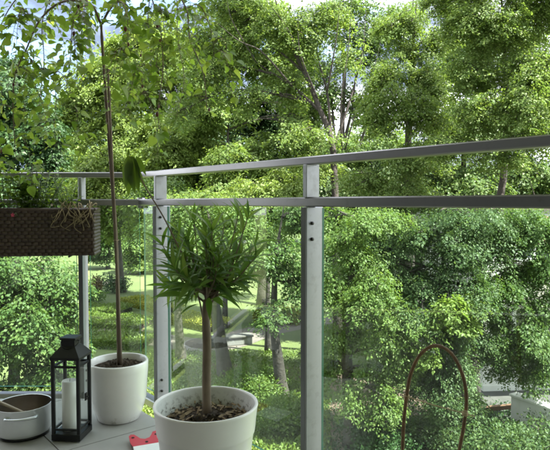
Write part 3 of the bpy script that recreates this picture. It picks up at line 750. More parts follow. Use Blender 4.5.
# ------------------------------------------------------------------ our own building behind the camera (seen mirrored in the glass)
hb = empty('home_facade', (0, -1.2, 0)); tag(hb, 'pale rendered facade behind the balcony with a glazed door', 'building')
mb = MB()
mb.box((-7.2, -1.35, 4.5), (5.8, 0, 0), (0, .15, 0), (0, 0, 9.5)); mb.box((11.4, -1.35, 4.5), (9.6, 0, 0), (0, .15, 0), (0, 0, 9.5))
mb.box((.2, -1.35, 8.1), (1.6, 0, 0), (0, .15, 0), (0, 0, 5.9)); mb.box((.2, -1.35, -2.6), (1.6, 0, 0), (0, .15, 0), (0, 0, 2.6))
mb.build('wall', M['home'], hb)
mb = MB(); mb.box((.6, .65, 2.86), (5.2, 0, 0), (0, 1.845, 0), (0, 0, .11)); mb.build('upper_shade_slab', M['render'], hb)  # unseen slab overhead, its reach sized to keep sun off the balcony
sc0 = empty('reflection_screen', (-3.3, .85, 0)); tag(sc0, 'unseen dark screen added to darken what the slanting rail reflects', 'screen')
mb = MB(); mb.bbox((-3.3, .85, 1.1), (.01, 0, 0), (0, 1.92, 0), (0, 0, 1.04), .004); mb.build('panel', M['black'], sc0)  # added out of view so the slanting rail mirrors something dark
for z in (.03, 2.18):
    mb = MB(); mb.bbox((-3.3, .85, z), (.02, 0, 0), (0, 1.96, 0), (0, 0, .03), .004); mb.build('frame', M['shade_strip'], sc0)
mb = MB()
for x in (-1.34, .2, 1.74): mb.bbox((x, -1.32, 1.1), (.05, 0, 0), (0, .05, 0), (0, 0, 1.05), .008)
for z in (.04, 2.15): mb.bbox((.2, -1.32, z), (1.6, 0, 0), (0, .045, 0), (0, 0, .04), .008)
fr = mb.build('glazed_door', M['wframe'], hb)
mb = MB(); mb.box((.2, -1.36, 1.1), (1.55, 0, 0), (0, .006, 0), (0, 0, 1.05)); mb.build('pane', M['window'], fr)

# ------------------------------------------------------------------ balcony floor
d = Vector((.642, -.766, 0)); nrm = Vector((.766, .642, 0))          # along the slanting rail, and out of the balcony
CR = Vector((-.697, 2.92, 0))                                          # rail corner
LY = 2.92
F0 = Vector((-.643, 2.667, 0))
fc = F0 + d * ((F0.y - 2.83) / .766)                                  # floor corner on the left edge
poly = [(-3.2, 2.83), (fc.x, fc.y), tuple((F0 + d * 4.6).xy), (2.3, -1.2), (-3.2, -1.2)]
mb = MB()
nP = len(poly)
mb.add([(x, y, -.006) for x, y in poly] + [(x, y, -.2) for x, y in poly], [tuple(range(nP))[::-1], tuple(range(nP, 2 * nP))] + [(i, (i + 1) % nP, nP + (i + 1) % nP, nP + i) for i in range(nP)])
tag(mb.build('balcony_slab', M['slab']), kind='structure')
# tiles laid on the slab, aligned with the slanting edge; clipped to the floor outline
def clip_poly(pg, pn, pd):
    o = []
    for i in range(len(pg)):
        a, b = Vector(pg[i]), Vector(pg[(i + 1) % len(pg)])
        da, db = a.dot(pn) - pd, b.dot(pn) - pd
        if da <= 0: o.append(a)
        if (da < 0 < db) or (db < 0 < da): o.append(a + (b - a) * (da / (da - db)))
    return o
mb = MB(); T = .6; g = .0026
seam = gnd(90, 444, 0)
o2 = Vector((seam.x, seam.y)); d2, n2 = Vector((d.x, d.y)), Vector((nrm.x, nrm.y))
fo = Vector((F0.x, F0.y)) - n2 * .004
for i in range(-9, 10):
    for j in range(-9, 10):
        c0 = o2 + d2 * T * i + n2 * (T * j - .12)
        pg = [c0 + d2 * g + n2 * g, c0 + d2 * (T - g) + n2 * g, c0 + d2 * (T - g) + n2 * (T - g), c0 + d2 * g + n2 * (T - g)]
        for pn, pd in ((n2, fo.dot(n2)), (Vector((0, 1)), 2.826), (Vector((-1, 0)), 3.19), (Vector((1, 0)), 2.29), (Vector((0, -1)), 1.19)):
            if pg: pg = clip_poly(pg, pn, pd)
        if len(pg) >= 3:
            k = len(pg)
            mb.add([(p.x, p.y, 0) for p in pg] + [(p.x, p.y, -.005) for p in pg], [tuple(range(k))] + [(i2, k + i2, k + (i2 + 1) % k, (i2 + 1) % k) for i2 in range(k)])
tag(mb.build('balcony_floor', M['tile']), kind='structure')
# slab ledge that carries the railing, a step below
mb = MB()
e0, e1 = CR + nrm * .09, CR + d * 4.4 + nrm * .09
pl = [(-3.3, 2.99), (CR.x + .03, 2.99), tuple((CR + d * 4.4 + nrm * .06).xy), tuple((CR + d * 4.4 - nrm * .03).xy), tuple((CR - nrm * .03 + d * -.01).xy), (-3.3, 2.87)]

# ------------------------------------------------------------------ railing
rl = empty('balcony_railing', CR); tag(rl, 'grey metal and glass balcony railing with posts, handrail and clear panes', 'railing')
TOPZ, MIDZ = 1.145, 1.0035
X0, TE = -3.2, 3.9
def rail_bar(name, z, hz, hd, off=0.):
    b = MB()
    # left run and slanting run, mitred at the corner
    k = math.tan(math.atan2(.766, .642) / 2)
    def prof(p, n): return [p - n * (hd - off) + up * (z - hz), p + n * (hd + off) + up * (z - hz), p + n * (hd + off) + up * (z + hz), p - n * (hd - off) + up * (z + hz)]
    bis = (Vector((0, 1, 0)) + nrm).normalized(); sc = 1 / bis.dot(nrm)
    rings = [prof(Vector((X0, LY, 0)), Vector((0, 1, 0))), prof(CR, bis * sc), prof(CR + d * TE, nrm)]
    ch = min(hz, hd) * .25
    vs = []
    for r in rings:
        for i in range(4):
            a_, b_, c_ = r[i - 1], r[i], r[(i + 1) % 4]
            vs += [b_ + (a_ - b_).normalized() * ch, b_ + (c_ - b_).normalized() * ch]
    fs = [(i * 8 + q, i * 8 + (q + 1) % 8, (i + 1) * 8 + (q + 1) % 8, (i + 1) * 8 + q) for i in range(2) for q in range(8)]
    fs += [tuple(range(8))[::-1], tuple(range(16, 24))]
    b.add(vs, [f[::-1] for f in fs])
    return b.build(name, M['rail'], rl)
rail_bar('handrail', TOPZ, .0135, .024)
rail_bar('middle_rail', MIDZ, .0165, .020)
rail_bar('bottom_rail', -.02, .02, .025)
posts = [(Vector((-193 * LY / 560, LY, 0)), Vector((1, 0, 0)), Vector((0, 1, 0))), (CR + d * .2, d, nrm), (CR + d * 1.277, d, nrm), (CR + d * 2.42, d, nrm), (CR + d * 3.6, d, nrm), (Vector((-2.25, LY, 0)), Vector((1, 0, 0)), Vector((0, 1, 0)))]
PH = .0105
for p, dd, nn in posts:
    b = MB()
    b.bbox(p + up * .4632 + nn * .012, dd * PH, nn * .041, up * .5235, .003)       # lower flat bar up to the middle rail
    po = b.build('post', M['post'], rl)
    b = MB(); b.bbox(p + up * ((MIDZ + .0165 + TOPZ - .0135) / 2) + nn * .003, dd * PH * .94, nn * .031, up * ((TOPZ - MIDZ - .030) / 2 + .001), .002)
    b.build('upper_post', M['post'], po)
    b = MB(); b.bbox(p - nn * .032 + up * .472, dd * (PH + .0006), nn * .003, up * .513, .001); b.build('shade_strip', M['shade_strip'], po)  # dark strip over the inner face, its shade put into the colour
    for z in (.93, .875, .12, .065):
        b = MB(); c = p + nn * -.004 + up * z
        b.tube([c - dd * (PH + .006), c + dd * (PH + .006)], .0062, 10)
        b.build('bolt', M['bolt'], po)
def pane(p, q, nn, z0=.03, z1=MIDZ - .02):
    b = MB(); c = (p + q) / 2 + nn * .012 + up * (z0 + z1) / 2; h = (q - p) / 2
    b.box(c, h, nn * .005, up * (z1 - z0) / 2)
    b.m = [1, 1, 0, 0, 1, 1]
    return b.build('glass_pane', [M['glass'], M['edge']], rl)
NL = Vector((0, 1, 0)); XL = Vector((1, 0, 0))
pane(Vector((X0, LY, 0)), posts[5][0] - XL * .035, NL)
pane(posts[5][0] + XL * .035, posts[0][0] - XL * .035, NL)
pane(posts[0][0] + XL * .035, CR - XL * .012, NL)
pane(CR + d * .012, posts[1][0] - d * .035, nrm)
pane(posts[1][0] + d * .06, posts[2][0] - d * .035, nrm)
pane(posts[2][0] + d * .05, posts[3][0] - d * .035, nrm)
pane(posts[3][0] + d * .05, posts[4][0] - d * .035, nrm)
b = MB(); b.tube([CR + up * (MIDZ - .03), CR + up * (MIDZ + .024)], .021, 12); b.build('corner_joint', M['rail'], rl)

# ------------------------------------------------------------------ wicker planter with herbs and dry roots
ang = R(9)
pr = at(94, 209, 2.72); pr = Vector((pr.x, pr.y, 0))
ud = Vector((math.cos(ang), math.sin(ang), 0)); vd = Vector((-math.sin(ang), math.cos(ang), 0))
PT, PB, PLN, PDP = at(94, 209.5, 2.72).z, at(94, 255.5, 2.72).z, .95, .17
wp = empty('wicker_planter', pr - ud * PLN * .5 + vd * PDP * .5 + up * PB); tag(wp, 'dark brown woven wicker planter box hanging inside the railing', 'planter')
b = MB()
rows, cols = 13, 40
def weave(o, ex, ln, n_c, face_n):
    for r in range(rows):
        z0 = PB + (PT - PB) * r / rows; z1 = PB + (PT - PB) * (r + 1) / rows
        for c in range(n_c + 1):
            x0 = (c - .5 * (r % 2)) / n_c * ln; x1 = (c + 1 - .5 * (r % 2)) / n_c * ln
            x0, x1 = max(0, x0), min(ln, x1)
            if x1 - x0 < 1e-4: continue
            vs = []
            for u in (0, .25, .5, .75, 1):
                bulge = .0062 * math.sin(u * math.pi)
                for q in (0, .5, 1):
                    vs.append(o + ex * (x0 + (x1 - x0) * u) + face_n * (bulge + .0045 * math.sin(q * math.pi) - .003) + up * (z0 + (z1 - z0) * (.03 + .94 * q)))
            b.add(vs, [(i * 3 + j, (i + 1) * 3 + j, (i + 1) * 3 + j + 1, i * 3 + j + 1) for i in range(4) for j in range(2)], 0, True)
weave(pr - ud * PLN, ud, PLN, 31, -vd)
weave(pr, vd, PDP, 6, ud)
cc = pr - ud * PLN * .5 + vd * PDP * .5
for s_, e_ in ((-1, 0), (1, 0)):
    b.box(cc + vd * s_ * (PDP * .5 - .006) + up * (PT + PB) / 2, ud * (PLN * .5 - .004), vd * .004, up * ((PT - PB) / 2 - .003))
    b.box(cc + ud * s_ * (PLN * .5 - .006) + up * (PT + PB) / 2, ud * .004, vd * (PDP * .5 - .012), up * ((PT - PB) / 2 - .004))
b.box(cc + up * (PB + .01), ud * (PLN * .5 - .012), vd * (PDP * .5 - .012), up * .005)
b.build('woven_body', M['wicker'], wp)
b = MB()
for s_ in (-1, 1):
    b.tube([cc + ud * PLN * .5 * -1 + vd * s_ * PDP * .5 + up * PT, cc + ud * PLN * .5 + vd * s_ * PDP * .5 + up * PT], .008, 8)
    b.tube([cc + ud * PLN * .5 * s_ - vd * PDP * .5 + up * PT, cc + ud * PLN * .5 * s_ + vd * PDP * .5 + up * PT], .008, 8)
b.build('rim', M['wicker'], wp)
b = MB()
for k in (-.12, -.70):
    c = pr + ud * k; b = MB()
    b.tube([c + vd * .0 + up * (PB - .004), c + vd * PDP + up * (PB - .004), c + vd * (PDP + .012) + up * (PT + .002), c + vd * (PDP + .06) + up * (PT + .012)], .005, 6)
    b.build('bracket', M['bolt'], wp)
b = MB(); b.box(cc + up * (PT - .03), ud * (PLN * .5 - .012), vd * (PDP * .5 - .011), up * .012); b.build('soil', M['soil'], wp)

# leafy herb standing in the planter
def foliage_from(specs, name, m, parent, shape):
    """specs: (base, axis, normal, length, width); shape: list of (t, half width, lift) rows down the leaf"""
    P = np.array([s_[0] for s_ in specs]); A = unit(np.array([s_[1] for s_ in specs], float)); Nn = np.array([s_[2] for s_ in specs], float)
    Nn = unit(Nn - A * np.sum(A * Nn, 1, keepdims=True)); S = np.cross(A, Nn)
    L = np.array([s_[3] for s_ in specs])[:, None]; W = np.array([s_[4] for s_ in specs])[:, None]
    n = len(P); rowsv = []
    for (t_, hw, lift) in shape:
        mid = P + A * L * t_ + Nn * L * lift
        rowsv += [mid - S * W * hw + Nn * W * hw * .35, mid, mid + S * W * hw + Nn * W * hw * .35]
    k = len(shape)
    V = np.stack(rowsv, 1).reshape(-1, 3)
    f = []
    for i in range(k - 1):
        f += [(3 * i, 3 * i + 1, 3 * i + 4, 3 * i + 3), (3 * i + 1, 3 * i + 2, 3 * i + 5, 3 * i + 4)]
    F = (np.array(f)[None] + (np.arange(n) * 3 * k)[:, None, None]).reshape(-1, 4)
    me = mesh_np(name, V, F)
    me.polygons.foreach_set('use_smooth', [True] * len(me.polygons))
    return link(name, me, M[m], parent)
HEART = [(0, .03, 0), (.06, .34, .0), (.2, .5, .01), (.42, .48, .0), (.65, .32, -.03), (.85, .13, -.08), (1., .005, -.13)]
LANCE = [(0, .08, 0), (.15, .34, .015), (.38, .5, .015), (.62, .42, -.02), (.84, .2, -.08), (1., .01, -.15)]
OVATE = [(0, .05, 0), (.14, .36, .02), (.36, .5, .03), (.6, .42, .01), (.82, .2, -.04), (1., .01, -.10)]
def herb(name, label, x0, x1, n_st, hmin, hmax, Ls, m, cat='plant', dy=.5):
    base = pr + ud * (x0 + x1) / 2 + vd * PDP * dy + up * (PT - .018)
    root = empty(name, base); tag(root, label, cat)
    sb = MB(); specs = []
    for k in range(n_st):
        p0 = pr + ud * random.uniform(x0, x1) + vd * PDP * random.uniform(.2, .8) + up * (PT - .02)
        h = random.uniform(hmin, hmax); lean = Vector((random.gauss(0, .3), random.gauss(-.1, .3), 1)).normalized()
        p2 = p0 + lean * h + Vector((random.gauss(0, .015), random.gauss(0, .015), 0)); p1 = (p0 + p2) / 2 + Vector((0, 0, .01))
        cp = curve([p0, p1, p2], 6); sb.tube(cp, [.0018] * 7, 5)
        for i in range(1, 7):
            for q in range(3):
                a = random.uniform(0, 6.28); ax = Vector((math.cos(a), math.sin(a), random.uniform(-.2, .5)))
                L = Ls * random.uniform(.6, 1.25)
                specs.append((tuple(cp[i] + ax * .008), tuple(ax), (random.gauss(0, .4), random.gauss(0, .4), 1), L, L * .75))
    sb.build('stems', M['stem'], root)
    foliage_from(specs, 'leaves', m, root, OVATE)
    return root
herb('parsley_plant', 'leafy green parsley bunch growing in the wicker planter', -.60, -.24, 40, .10, .27, .032, 'leaf_herb')
herb('feathery_herb', 'thin feathery herb in the wicker planter beside the dry roots', -.30, -.10, 34, .06, .24, .014, 'leaf_mulberry')
# dry hanging roots
rt = empty('dry_grass_clump', pr + ud * -.1 + up * PT); tag(rt, 'dry straw coloured tangle hanging over the wicker planter edge', 'dead plant')
for k in range(20):
    x = random.uniform(-.155, -.005); p0 = pr + ud * x + vd * random.uniform(.03, .10) + up * (PT - .015)
    ln_ = random.uniform(.04, .13) * (1.3 if k % 7 == 0 else 1); sx = random.gauss(0, .02)
    top = pr + ud * (x + random.gauss(0, .02)) + vd * .02 + up * (PT + random.uniform(.018, .045))
    o1 = pr + ud * (x + sx) - vd * random.uniform(.016, .03) + up * (PT - ln_ * .35)
    o2_ = pr + ud * (x + sx * 2 + random.gauss(0, .014)) - vd * random.uniform(.014, .028) + up * (PT - ln_ * .75)
    o3 = pr + ud * (x + sx * 1.6 + random.gauss(0, .02)) - vd * random.uniform(.012, .024) + up * (PT - ln_ - random.choice((0, -.03)))
    b = MB(); b.tube(curve([p0, top, o1, o2_, o3], 16), [.0021 - .00006 * i for i in range(17)], 5); b.build('strand', M['root'], rt)
def blossom(label, px, py, Y, m, r):
    c = at(px, py, Y); r *= .75; root = empty('flower', c); tag(root, label, 'flower')
    specs = []
    for k in range(5):
        a = k * 1.257 + .3; ax = Vector((math.cos(a), -.35, math.sin(a)))
        specs.append((tuple(c), tuple(ax), (0, -1, .15), r, r * .8))
    o = foliage_from(specs, 'petals', m, root, OVATE)
    b = MB(); b.tube([c, c + Vector((.004, .02, .01)), c + Vector((.006, .045, -.012))], .0012, 5); b.build('stem', M['stem'], root)
blossom('small crimson pink flower hanging on the wicker planter front', 13, 215, 2.60, 'pink', .015)
blossom('small pale pink flower above the planter rim among herbs', 52, 205, 2.70, 'white_petal', .011)

# ------------------------------------------------------------------ glazed white pot and the weeping mulberry
PC = gnd(119, 417.5, 0); PC.z = 0
pot = empty('ceramic_pot', PC); tag(pot, 'glossy white rounded ceramic pot holding the mulberry beside the black lantern', 'plant pot')
RH = at(119, 360, PC.y).z
b = MB()
r1 = 29.5 * PC.y / 560
prof = [(0, .0), (.090, .0), (.098, .006), (.113, .05), (.126, .10), (r1 * .965, RH * .66), (r1 * .995, RH * .86), (r1, RH - .006), (r1 - .003, RH), (r1 - .009, RH), (r1 - .012, RH - .005), (r1 - .016, RH - .04), (r1 - .025, RH - .09)]
b.lathe(PC, prof, 64)
b.build('pot_shell', M['white_pot'], pot)
def soil_disc(c, r, z, name, parent, amp=.008):
    b = MB(); n, k = 72, 18; V = [c + up * z]; F = []
    for i in range(1, k + 1):
        for j in range(n):
            a = j * 2 * math.pi / n; rr_ = r * i / k
            V.append(c + Vector((rr_ * math.cos(a), rr_ * math.sin(a), z + random.gauss(0, amp * .6) * (i < k) + amp * .8 * math.sin(j * .5 + i) * math.cos(i * 1.3 + j * .21) * (i < k) - .01 * (i / k) ** 2)))
    F += [(0, 1 + j, 1 + (j + 1) % n) for j in range(n)]
    for i in range(k - 1):
        F += [(1 + i * n + j, 1 + (i + 1) * n + j, 1 + (i + 1) * n + (j + 1) % n, 1 + i * n + (j + 1) % n) for j in range(n)]
    b.add(V, F, 0, True); return b.build(name, M['soil'], parent)
soil_disc(PC, r1 - .016, RH - .022, 'soil', pot)

mt = empty('weeping_mulberry', PC + up * (RH - .03)); tag(mt, 'slender weeping mulberry with arching branches and hanging leaves, potted in white', 'tree')
Ym = PC.y
stem_px = [(119, 363), (118, 300), (116, 240), (112, 180), (107.5, 120), (104, 70), (102, 40), (101, 22)]
tb = MB()
sp = curve([at(x, y, Ym) for x, y in stem_px], 40)
sp[0] = sp[0] - up * .03
tb.tube(sp, [.0098 - .0042 * i / 40 + random.gauss(0, .0005) for i in range(41)], 10)
TOP = sp[-1]
branches = []
def branch(pts, r, n=26):
    cp = curve(pts, n); branches.append(cp)
    tb.tube(cp, [r * (1 - .78 * i / n) for i in range(n + 1)], 7)
    return cp
P_ = lambda x, y, dy=0.: at(x, y, Ym + dy)
branch([P_(101, 24), P_(90, 4), P_(62, 2, -.05), (P_(40, 20, -.08)), P_(26, 50, -.08), P_(15, 75, -.1), P_(13, 110, -.1), P_(16, 160, -.1)], .0062, 34)
branch([P_(102, 24), P_(108, 12), P_(117, 0), P_(135, -22, -.02), P_(165, -18, -.04), P_(186, 8, -.05), P_(190, 40, -.05), P_(203, 72, -.05), P_(207, 110, -.05)], .006, 34)
branch([P_(90, 4), P_(78, 10, -.1), P_(72, 30, -.14), P_(70, 62, -.16), P_(66, 92, -.16)], .003)
branch([P_(117, 0), P_(128, 6, .1), P_(138, 30, .15), P_(142, 70, .16), P_(139, 105, .16)], .003)
branch([P_(135, -22), P_(150, -5, -.15), P_(160, 28, -.2), P_(163, 66, -.22), P_(158, 110, -.2), P_(160, 135, -.2)], .0036)
branch([P_(110, 8), P_(122, 2, -.25), P_(128, 26, -.34), P_(126, 70, -.36)], .003)
branch([P_(62, 2), P_(52, -4, .12), P_(42, 24, .18), P_(44, 60, .18), P_(40, 100, .18), P_(42, 140, .18)], .0034)
branch([P_(90, 4), P_(70, -10, .05), P_(30, -12, .1), P_(4, 18, .1), P_(-6, 60, .1), P_(-3, 120, .1), P_(0, 165, .1)], .004)
branch([P_(40, 20, -.08), P_(24, 14, -.16), P_(6, 22, -.18), P_(-4, 50, -.18)], .0025)
branch([P_(165, -18), P_(176, -6, .12), P_(178, 40, .14), P_(184, 80, .14), P_(176, 118, .14)], .003)
branch([P_(117, 0), P_(96, -14, .2), P_(84, 10, .28), P_(86, 48, .3), P_(82, 82, .3)], .003)
branch([P_(186, 8), P_(200, 6, -.1), P_(212, 34, -.12), P_(214, 62, -.12)], .0024)
branch([P_(26, 50, -.08), P_(34, 64, -.02), P_(50, 74, 0), P_(56, 98, 0), P_(54, 130, 0), P_(58, 150, 0)], .0026)
branch([P_(150, -5, -.15), P_(148, 20, -.1), P_(151, 52, -.1), P_(148, 82, -.1)], .0024)
main = list(branches)
for k in range(46):
    cp = main[k % len(main)]
    i = random.randrange(int(len(cp) * .2), len(cp) - 1); p = cp[i]
    a = random.uniform(0, 6.28); ln_ = random.uniform(.08, .34); out_ = Vector((math.cos(a), math.sin(a) * .7, 0))
    branch([p, p + out_ * .05 + up * .012, p + out_ * (.07 + ln_ * .15) - up * ln_ * .45, p + out_ * (.06 + ln_ * .22) - up * ln_], .0017, 12)
specs, berries = [], []
for bi, cp in enumerate(branches):
    ln_ = sum((cp[i + 1] - cp[i]).length for i in range(len(cp) - 1))
    nl = int(ln_ / .0095)
    for k in range(nl):
        t_ = (k + random.uniform(0, .8)) / nl
        if t_ < .12 and random.random() < .7: continue
        i = min(int(t_ * (len(cp) - 1)), len(cp) - 2); p = cp[i].lerp(cp[i + 1], t_ * (len(cp) - 1) - i)
        a = random.uniform(0, 6.28)
        off = Vector((math.cos(a), math.sin(a) * .8, random.uniform(-.5, .35))).normalized()
        pl_ = random.uniform(.012, .045)
        q = p + off * pl_ + Vector((0, 0, -pl_ * .3))
        tb.tube([p, (p + q) / 2 + up * .003, q], [.0008, .0007, .0006], 4, cap=False)
        L = random.choice((.015, .018, .022, .026, .030, .034, .038, .050)) * random.uniform(.85, 1.2)
        ax = off * .9 + Vector((0, 0, -.5)) + Vector((random.gauss(0, .35), random.gauss(0, .35), random.gauss(0, .3)))
        nr = Vector((random.gauss(0, .7), -.35 + random.gauss(0, .6), .9 + random.gauss(0, .4)))
        specs.append((tuple(q), tuple(ax), tuple(nr), L, L * random.uniform(.68, .86)))
        if random.random() < .05 and len(berries) < 24: berries.append(p + Vector((random.gauss(0, .008), random.gauss(0, .008), -random.uniform(.012, .022))))
tb.build('trunk', M['mul_bark'], mt)
foliage_from(specs, 'leaves', 'leaf_mulberry', mt, HEART)
b = MB()
for k in range(60):
    z = 1 - 2 * (k + .5) / 60; r_ = math.sqrt(1 - z * z); a = k * 2.399
    c = Vector((r_ * math.cos(a) * .0042, r_ * math.sin(a) * .0042, z * .0075)); h = .0017
    b.add([c + Vector(v) * h for v in ((1, 0, 0), (-1, 0, 0), (0, 1, 0), (0, -1, 0), (0, 0, 1), (0, 0, -1))], [(0, 2, 4), (2, 1, 4), (1, 3, 4), (3, 0, 4), (2, 0, 5), (1, 2, 5), (3, 1, 5), (0, 3, 5)], 0, True)
b.add([Vector((.0035 * math.cos(j * 1.047) * s_, .0035 * math.sin(j * 1.047) * s_, z_)) for s_, z_ in ((.4, -.0065), (1, 0), (.4, .0065)) for j in range(6)], [(i * 6 + j, i * 6 + (j + 1) % 6, (i + 1) * 6 + (j + 1) % 6, (i + 1) * 6 + j) for i in range(2) for j in range(6)], 0, True)
b0 = b.build('berry', M['berry']); b0.parent = mt
for k, p in enumerate(berries):
    o = b0 if k == 0 else b0.copy()
    if k: COL.objects.link(o); o.parent = mt
    o.location = p - mt.location; s_ = random.uniform(.8, 1.35); o.scale = (s_, s_, s_)

# stake tied to the stem
st = MB()
s0, s1 = at(121.5, 362, Ym - .012), at(107.8, 69, Ym - .012)
st.tube(curve([s0 - up * .05, s0.lerp(s1, .5), s1], 12), [.0058 + random.gauss(0, .0003) for _ in range(13)], 8)
stk = empty('plant_stake', s0); tag(stk, 'thin grey brown wooden stake standing against the mulberry stem', 'stake')
st.build('rod', M['stake'], stk)
for t_ in (.42, .86):
    c = s0.lerp(s1, t_); b = MB()
    b.tube([c + Vector((.011 * math.cos(a) - .001, .014 * math.sin(a) + .006, .002 * math.sin(3 * a))) for a in np.linspace(0, 6.28, 15)], .0011, 5, cap=False); b.build('tie', M['twine'], stk)

# ------------------------------------------------------------------ ribbed plastic pot and the oleander standard
Yo = 1.86
OC = Vector((at(206, 402, Yo).x, Yo, 0))
RO = at(206, 402.5, Yo).z; ro = 52.8 * Yo / 560
op = empty('plastic_pot', OC); tag(op, 'large white plastic pot with a thick rim holding the oleander', 'plant pot')
b = MB()
rb = ro * .74
def rz(z): return rb + (ro - .004 - rb) * (z / RO) ** .9
prof = [(0, 0), (rb - .006, 0), (rb, .006)] + [(rz(z), z) for z in np.linspace(.02, RO * .70, 6)] + [(rz(RO * .715) + .0035, RO * .715), (rz(RO * .73) + .004, RO * .735), (rz(RO * .86) + .003, RO * .86), (ro - .002, RO - .012), (ro, RO - .006), (ro - .001, RO - .001), (ro - .004, RO), (ro - .009, RO - .001), (ro - .0105, RO - .006)]
b.lathe(OC, prof, 72); b.build('pot_shell', M['plastic_pot'], op)
b = MB(); b.lathe(OC, [(ro - .0105, RO - .006), (ro - .017, RO - .05), (ro - .028, RO - .12)], 72); b.build('inner_wall', M['pot_inside'], op)
soil_disc(OC, ro - .019, RO - .058, 'soil', op, .009)
b = MB()
for k in range(150):
    a = random.uniform(0, 6.28); r_ = math.sqrt(random.random()) * (ro - .03); c = OC + Vector((r_ * math.cos(a), r_ * math.sin(a), RO - .056 + random.uniform(-.004, .012)))
    t_ = Vector((random.gauss(0, 1), random.gauss(0, 1), random.gauss(0, .35))).normalized(); s_ = t_.cross(Vector((random.gauss(0, .3), random.gauss(0, .3), 1))).normalized()
    b.box(c, t_ * random.uniform(.004, .014), s_ * random.uniform(.0015, .006), t_.cross(s_) * .0008)
tag(b.build('bark_litter', M['litter'], op), kind='stuff')
ol = empty('oleander', OC + up * (RO - .06)); tag(ol, 'round headed oleander standard with narrow pointed green leaves on a bare stem', 'plant')
tb = MB()
otr = curve([at(207, 412, Yo), at(206.5, 380, Yo), at(207, 345, Yo), at(206, 318, Yo), at(207, 300, Yo)], 16)
tb.tube(otr, [.0155 - .0022 * i / 16 + random.gauss(0, .0004) for i in range(17)], 12)
specs = []
head = otr[-1]
tips = [(163, 240), (176, 264), (180, 228), (194, 218), (212, 226), (224, 220), (238, 210), (247, 214), (254, 240), (255, 252), (240, 250), (228, 240), (208, 244), (192, 248), (170, 280),
        (188, 272), (246, 272), (234, 266), (218, 258), (202, 264), (180, 250), (206, 232), (228, 258), (188, 238), (214, 250), (196, 278), (226, 280)]
for k, (tx, ty) in enumerate(tips):
    a = k * 2.4
    p0 = head - up * random.uniform(-.03, .035)
    tip = at(tx, ty + 6, Yo + .115 * math.sin(a * 1.7 + .5)); dv = tip - p0
    mid = p0 + Vector((dv.x * .55, dv.y * .55, dv.z * .38))
    cp = curve([p0, mid, tip], 8)
    tb.tube(cp, [.0040 - .0003 * i for i in range(9)], 6)
    for i in range(3, 9):
        if i == 4 or (i == 6 and k % 2): continue
        tv = (cp[min(i + 1, 8)] - cp[i - 1]).normalized(); o_ = tv.orthogonal().normalized(); b_ = tv.cross(o_)
        for q in range(3 if i < 8 else 5):
            a2 = q * (2.094 if i < 8 else 1.257) + i * 1.05 + random.gauss(0, .25)
            rad_ = o_ * math.cos(a2) + b_ * math.sin(a2)
            spread = random.uniform(.7, 1.4) if i < 8 else random.uniform(.3, 1.1)
            ax = tv + rad_ * spread * 1.3 + Vector((0, 0, random.gauss(.05, .2)))
            L = random.uniform(.065, .112)
            nv = tv * 1.2 - rad_ * .5 + up * .6
            specs.append((tuple(cp[i]), tuple(ax.normalized()), tuple(nv), L, L * random.uniform(.13, .19)))
for k in range(34):     # lower skirt of broader leaves
    a = k * 2.4 + .5; p = head + Vector((math.cos(a) * random.uniform(.02, .09), math.sin(a) * random.uniform(.02, .09), random.uniform(-.01, .10)))
    ax = Vector((math.cos(a), math.sin(a), random.uniform(-.6, .35))); L = random.uniform(.08, .13)
    specs.append((tuple(p), tuple(ax), (random.gauss(0, .3), random.gauss(-.2, .3), 1), L, L * random.uniform(.2, .27)))
tb.build('trunk', M['ole_bark'], ol)
foliage_from(specs, 'leaves', 'leaf_oleander', ol, LANCE)

# thin seedling with limp leaves rising out of the same pot
sd = empty('limp_seedling', Vector((OC.x - .004, OC.y + .035, RO - .06))); tag(sd, 'thin bare seedling stem ending in limp drooping leaves beside the post', 'plant')
b = MB()
cp = curve([Vector((OC.x - .004, OC.y + .035, RO - .07)), at(204.5, 330, Yo + .035), at(192, 275, Yo + .02), at(178, 246, Yo - .05), at(163, 216, Yo - .05), at(146, 188, Yo - .05), at(136, 168, Yo - .05), at(129, 156, Yo - .05)], 30)
b.tube(cp, [.0032 - .00005 * i for i in range(31)], 7); b.build('stem', M['mul_bark'], sd)
specs = []
tp_ = cp[-1]
for (dx, dz, L, wd, nx) in ((-.012, -1, .13, .040, .35), (.10, -1, .125, .036, -.3), (.30, -1, .115, .030, -.7), (-.06, -1, .10, .034, .9), (.18, -1, .12, .034, .1), (.02, 1.2, .022, .008, .2), (.42, -.8, .07, .02, .2)):
    specs.append((tuple(tp_ + Vector((dx * .05, random.uniform(-.012, .012), 0))), (dx, random.uniform(-.2, .1), dz), (nx, -1, .2), L, wd))
foliage_from(specs, 'leaves', 'leaf_droop', sd, OVATE)

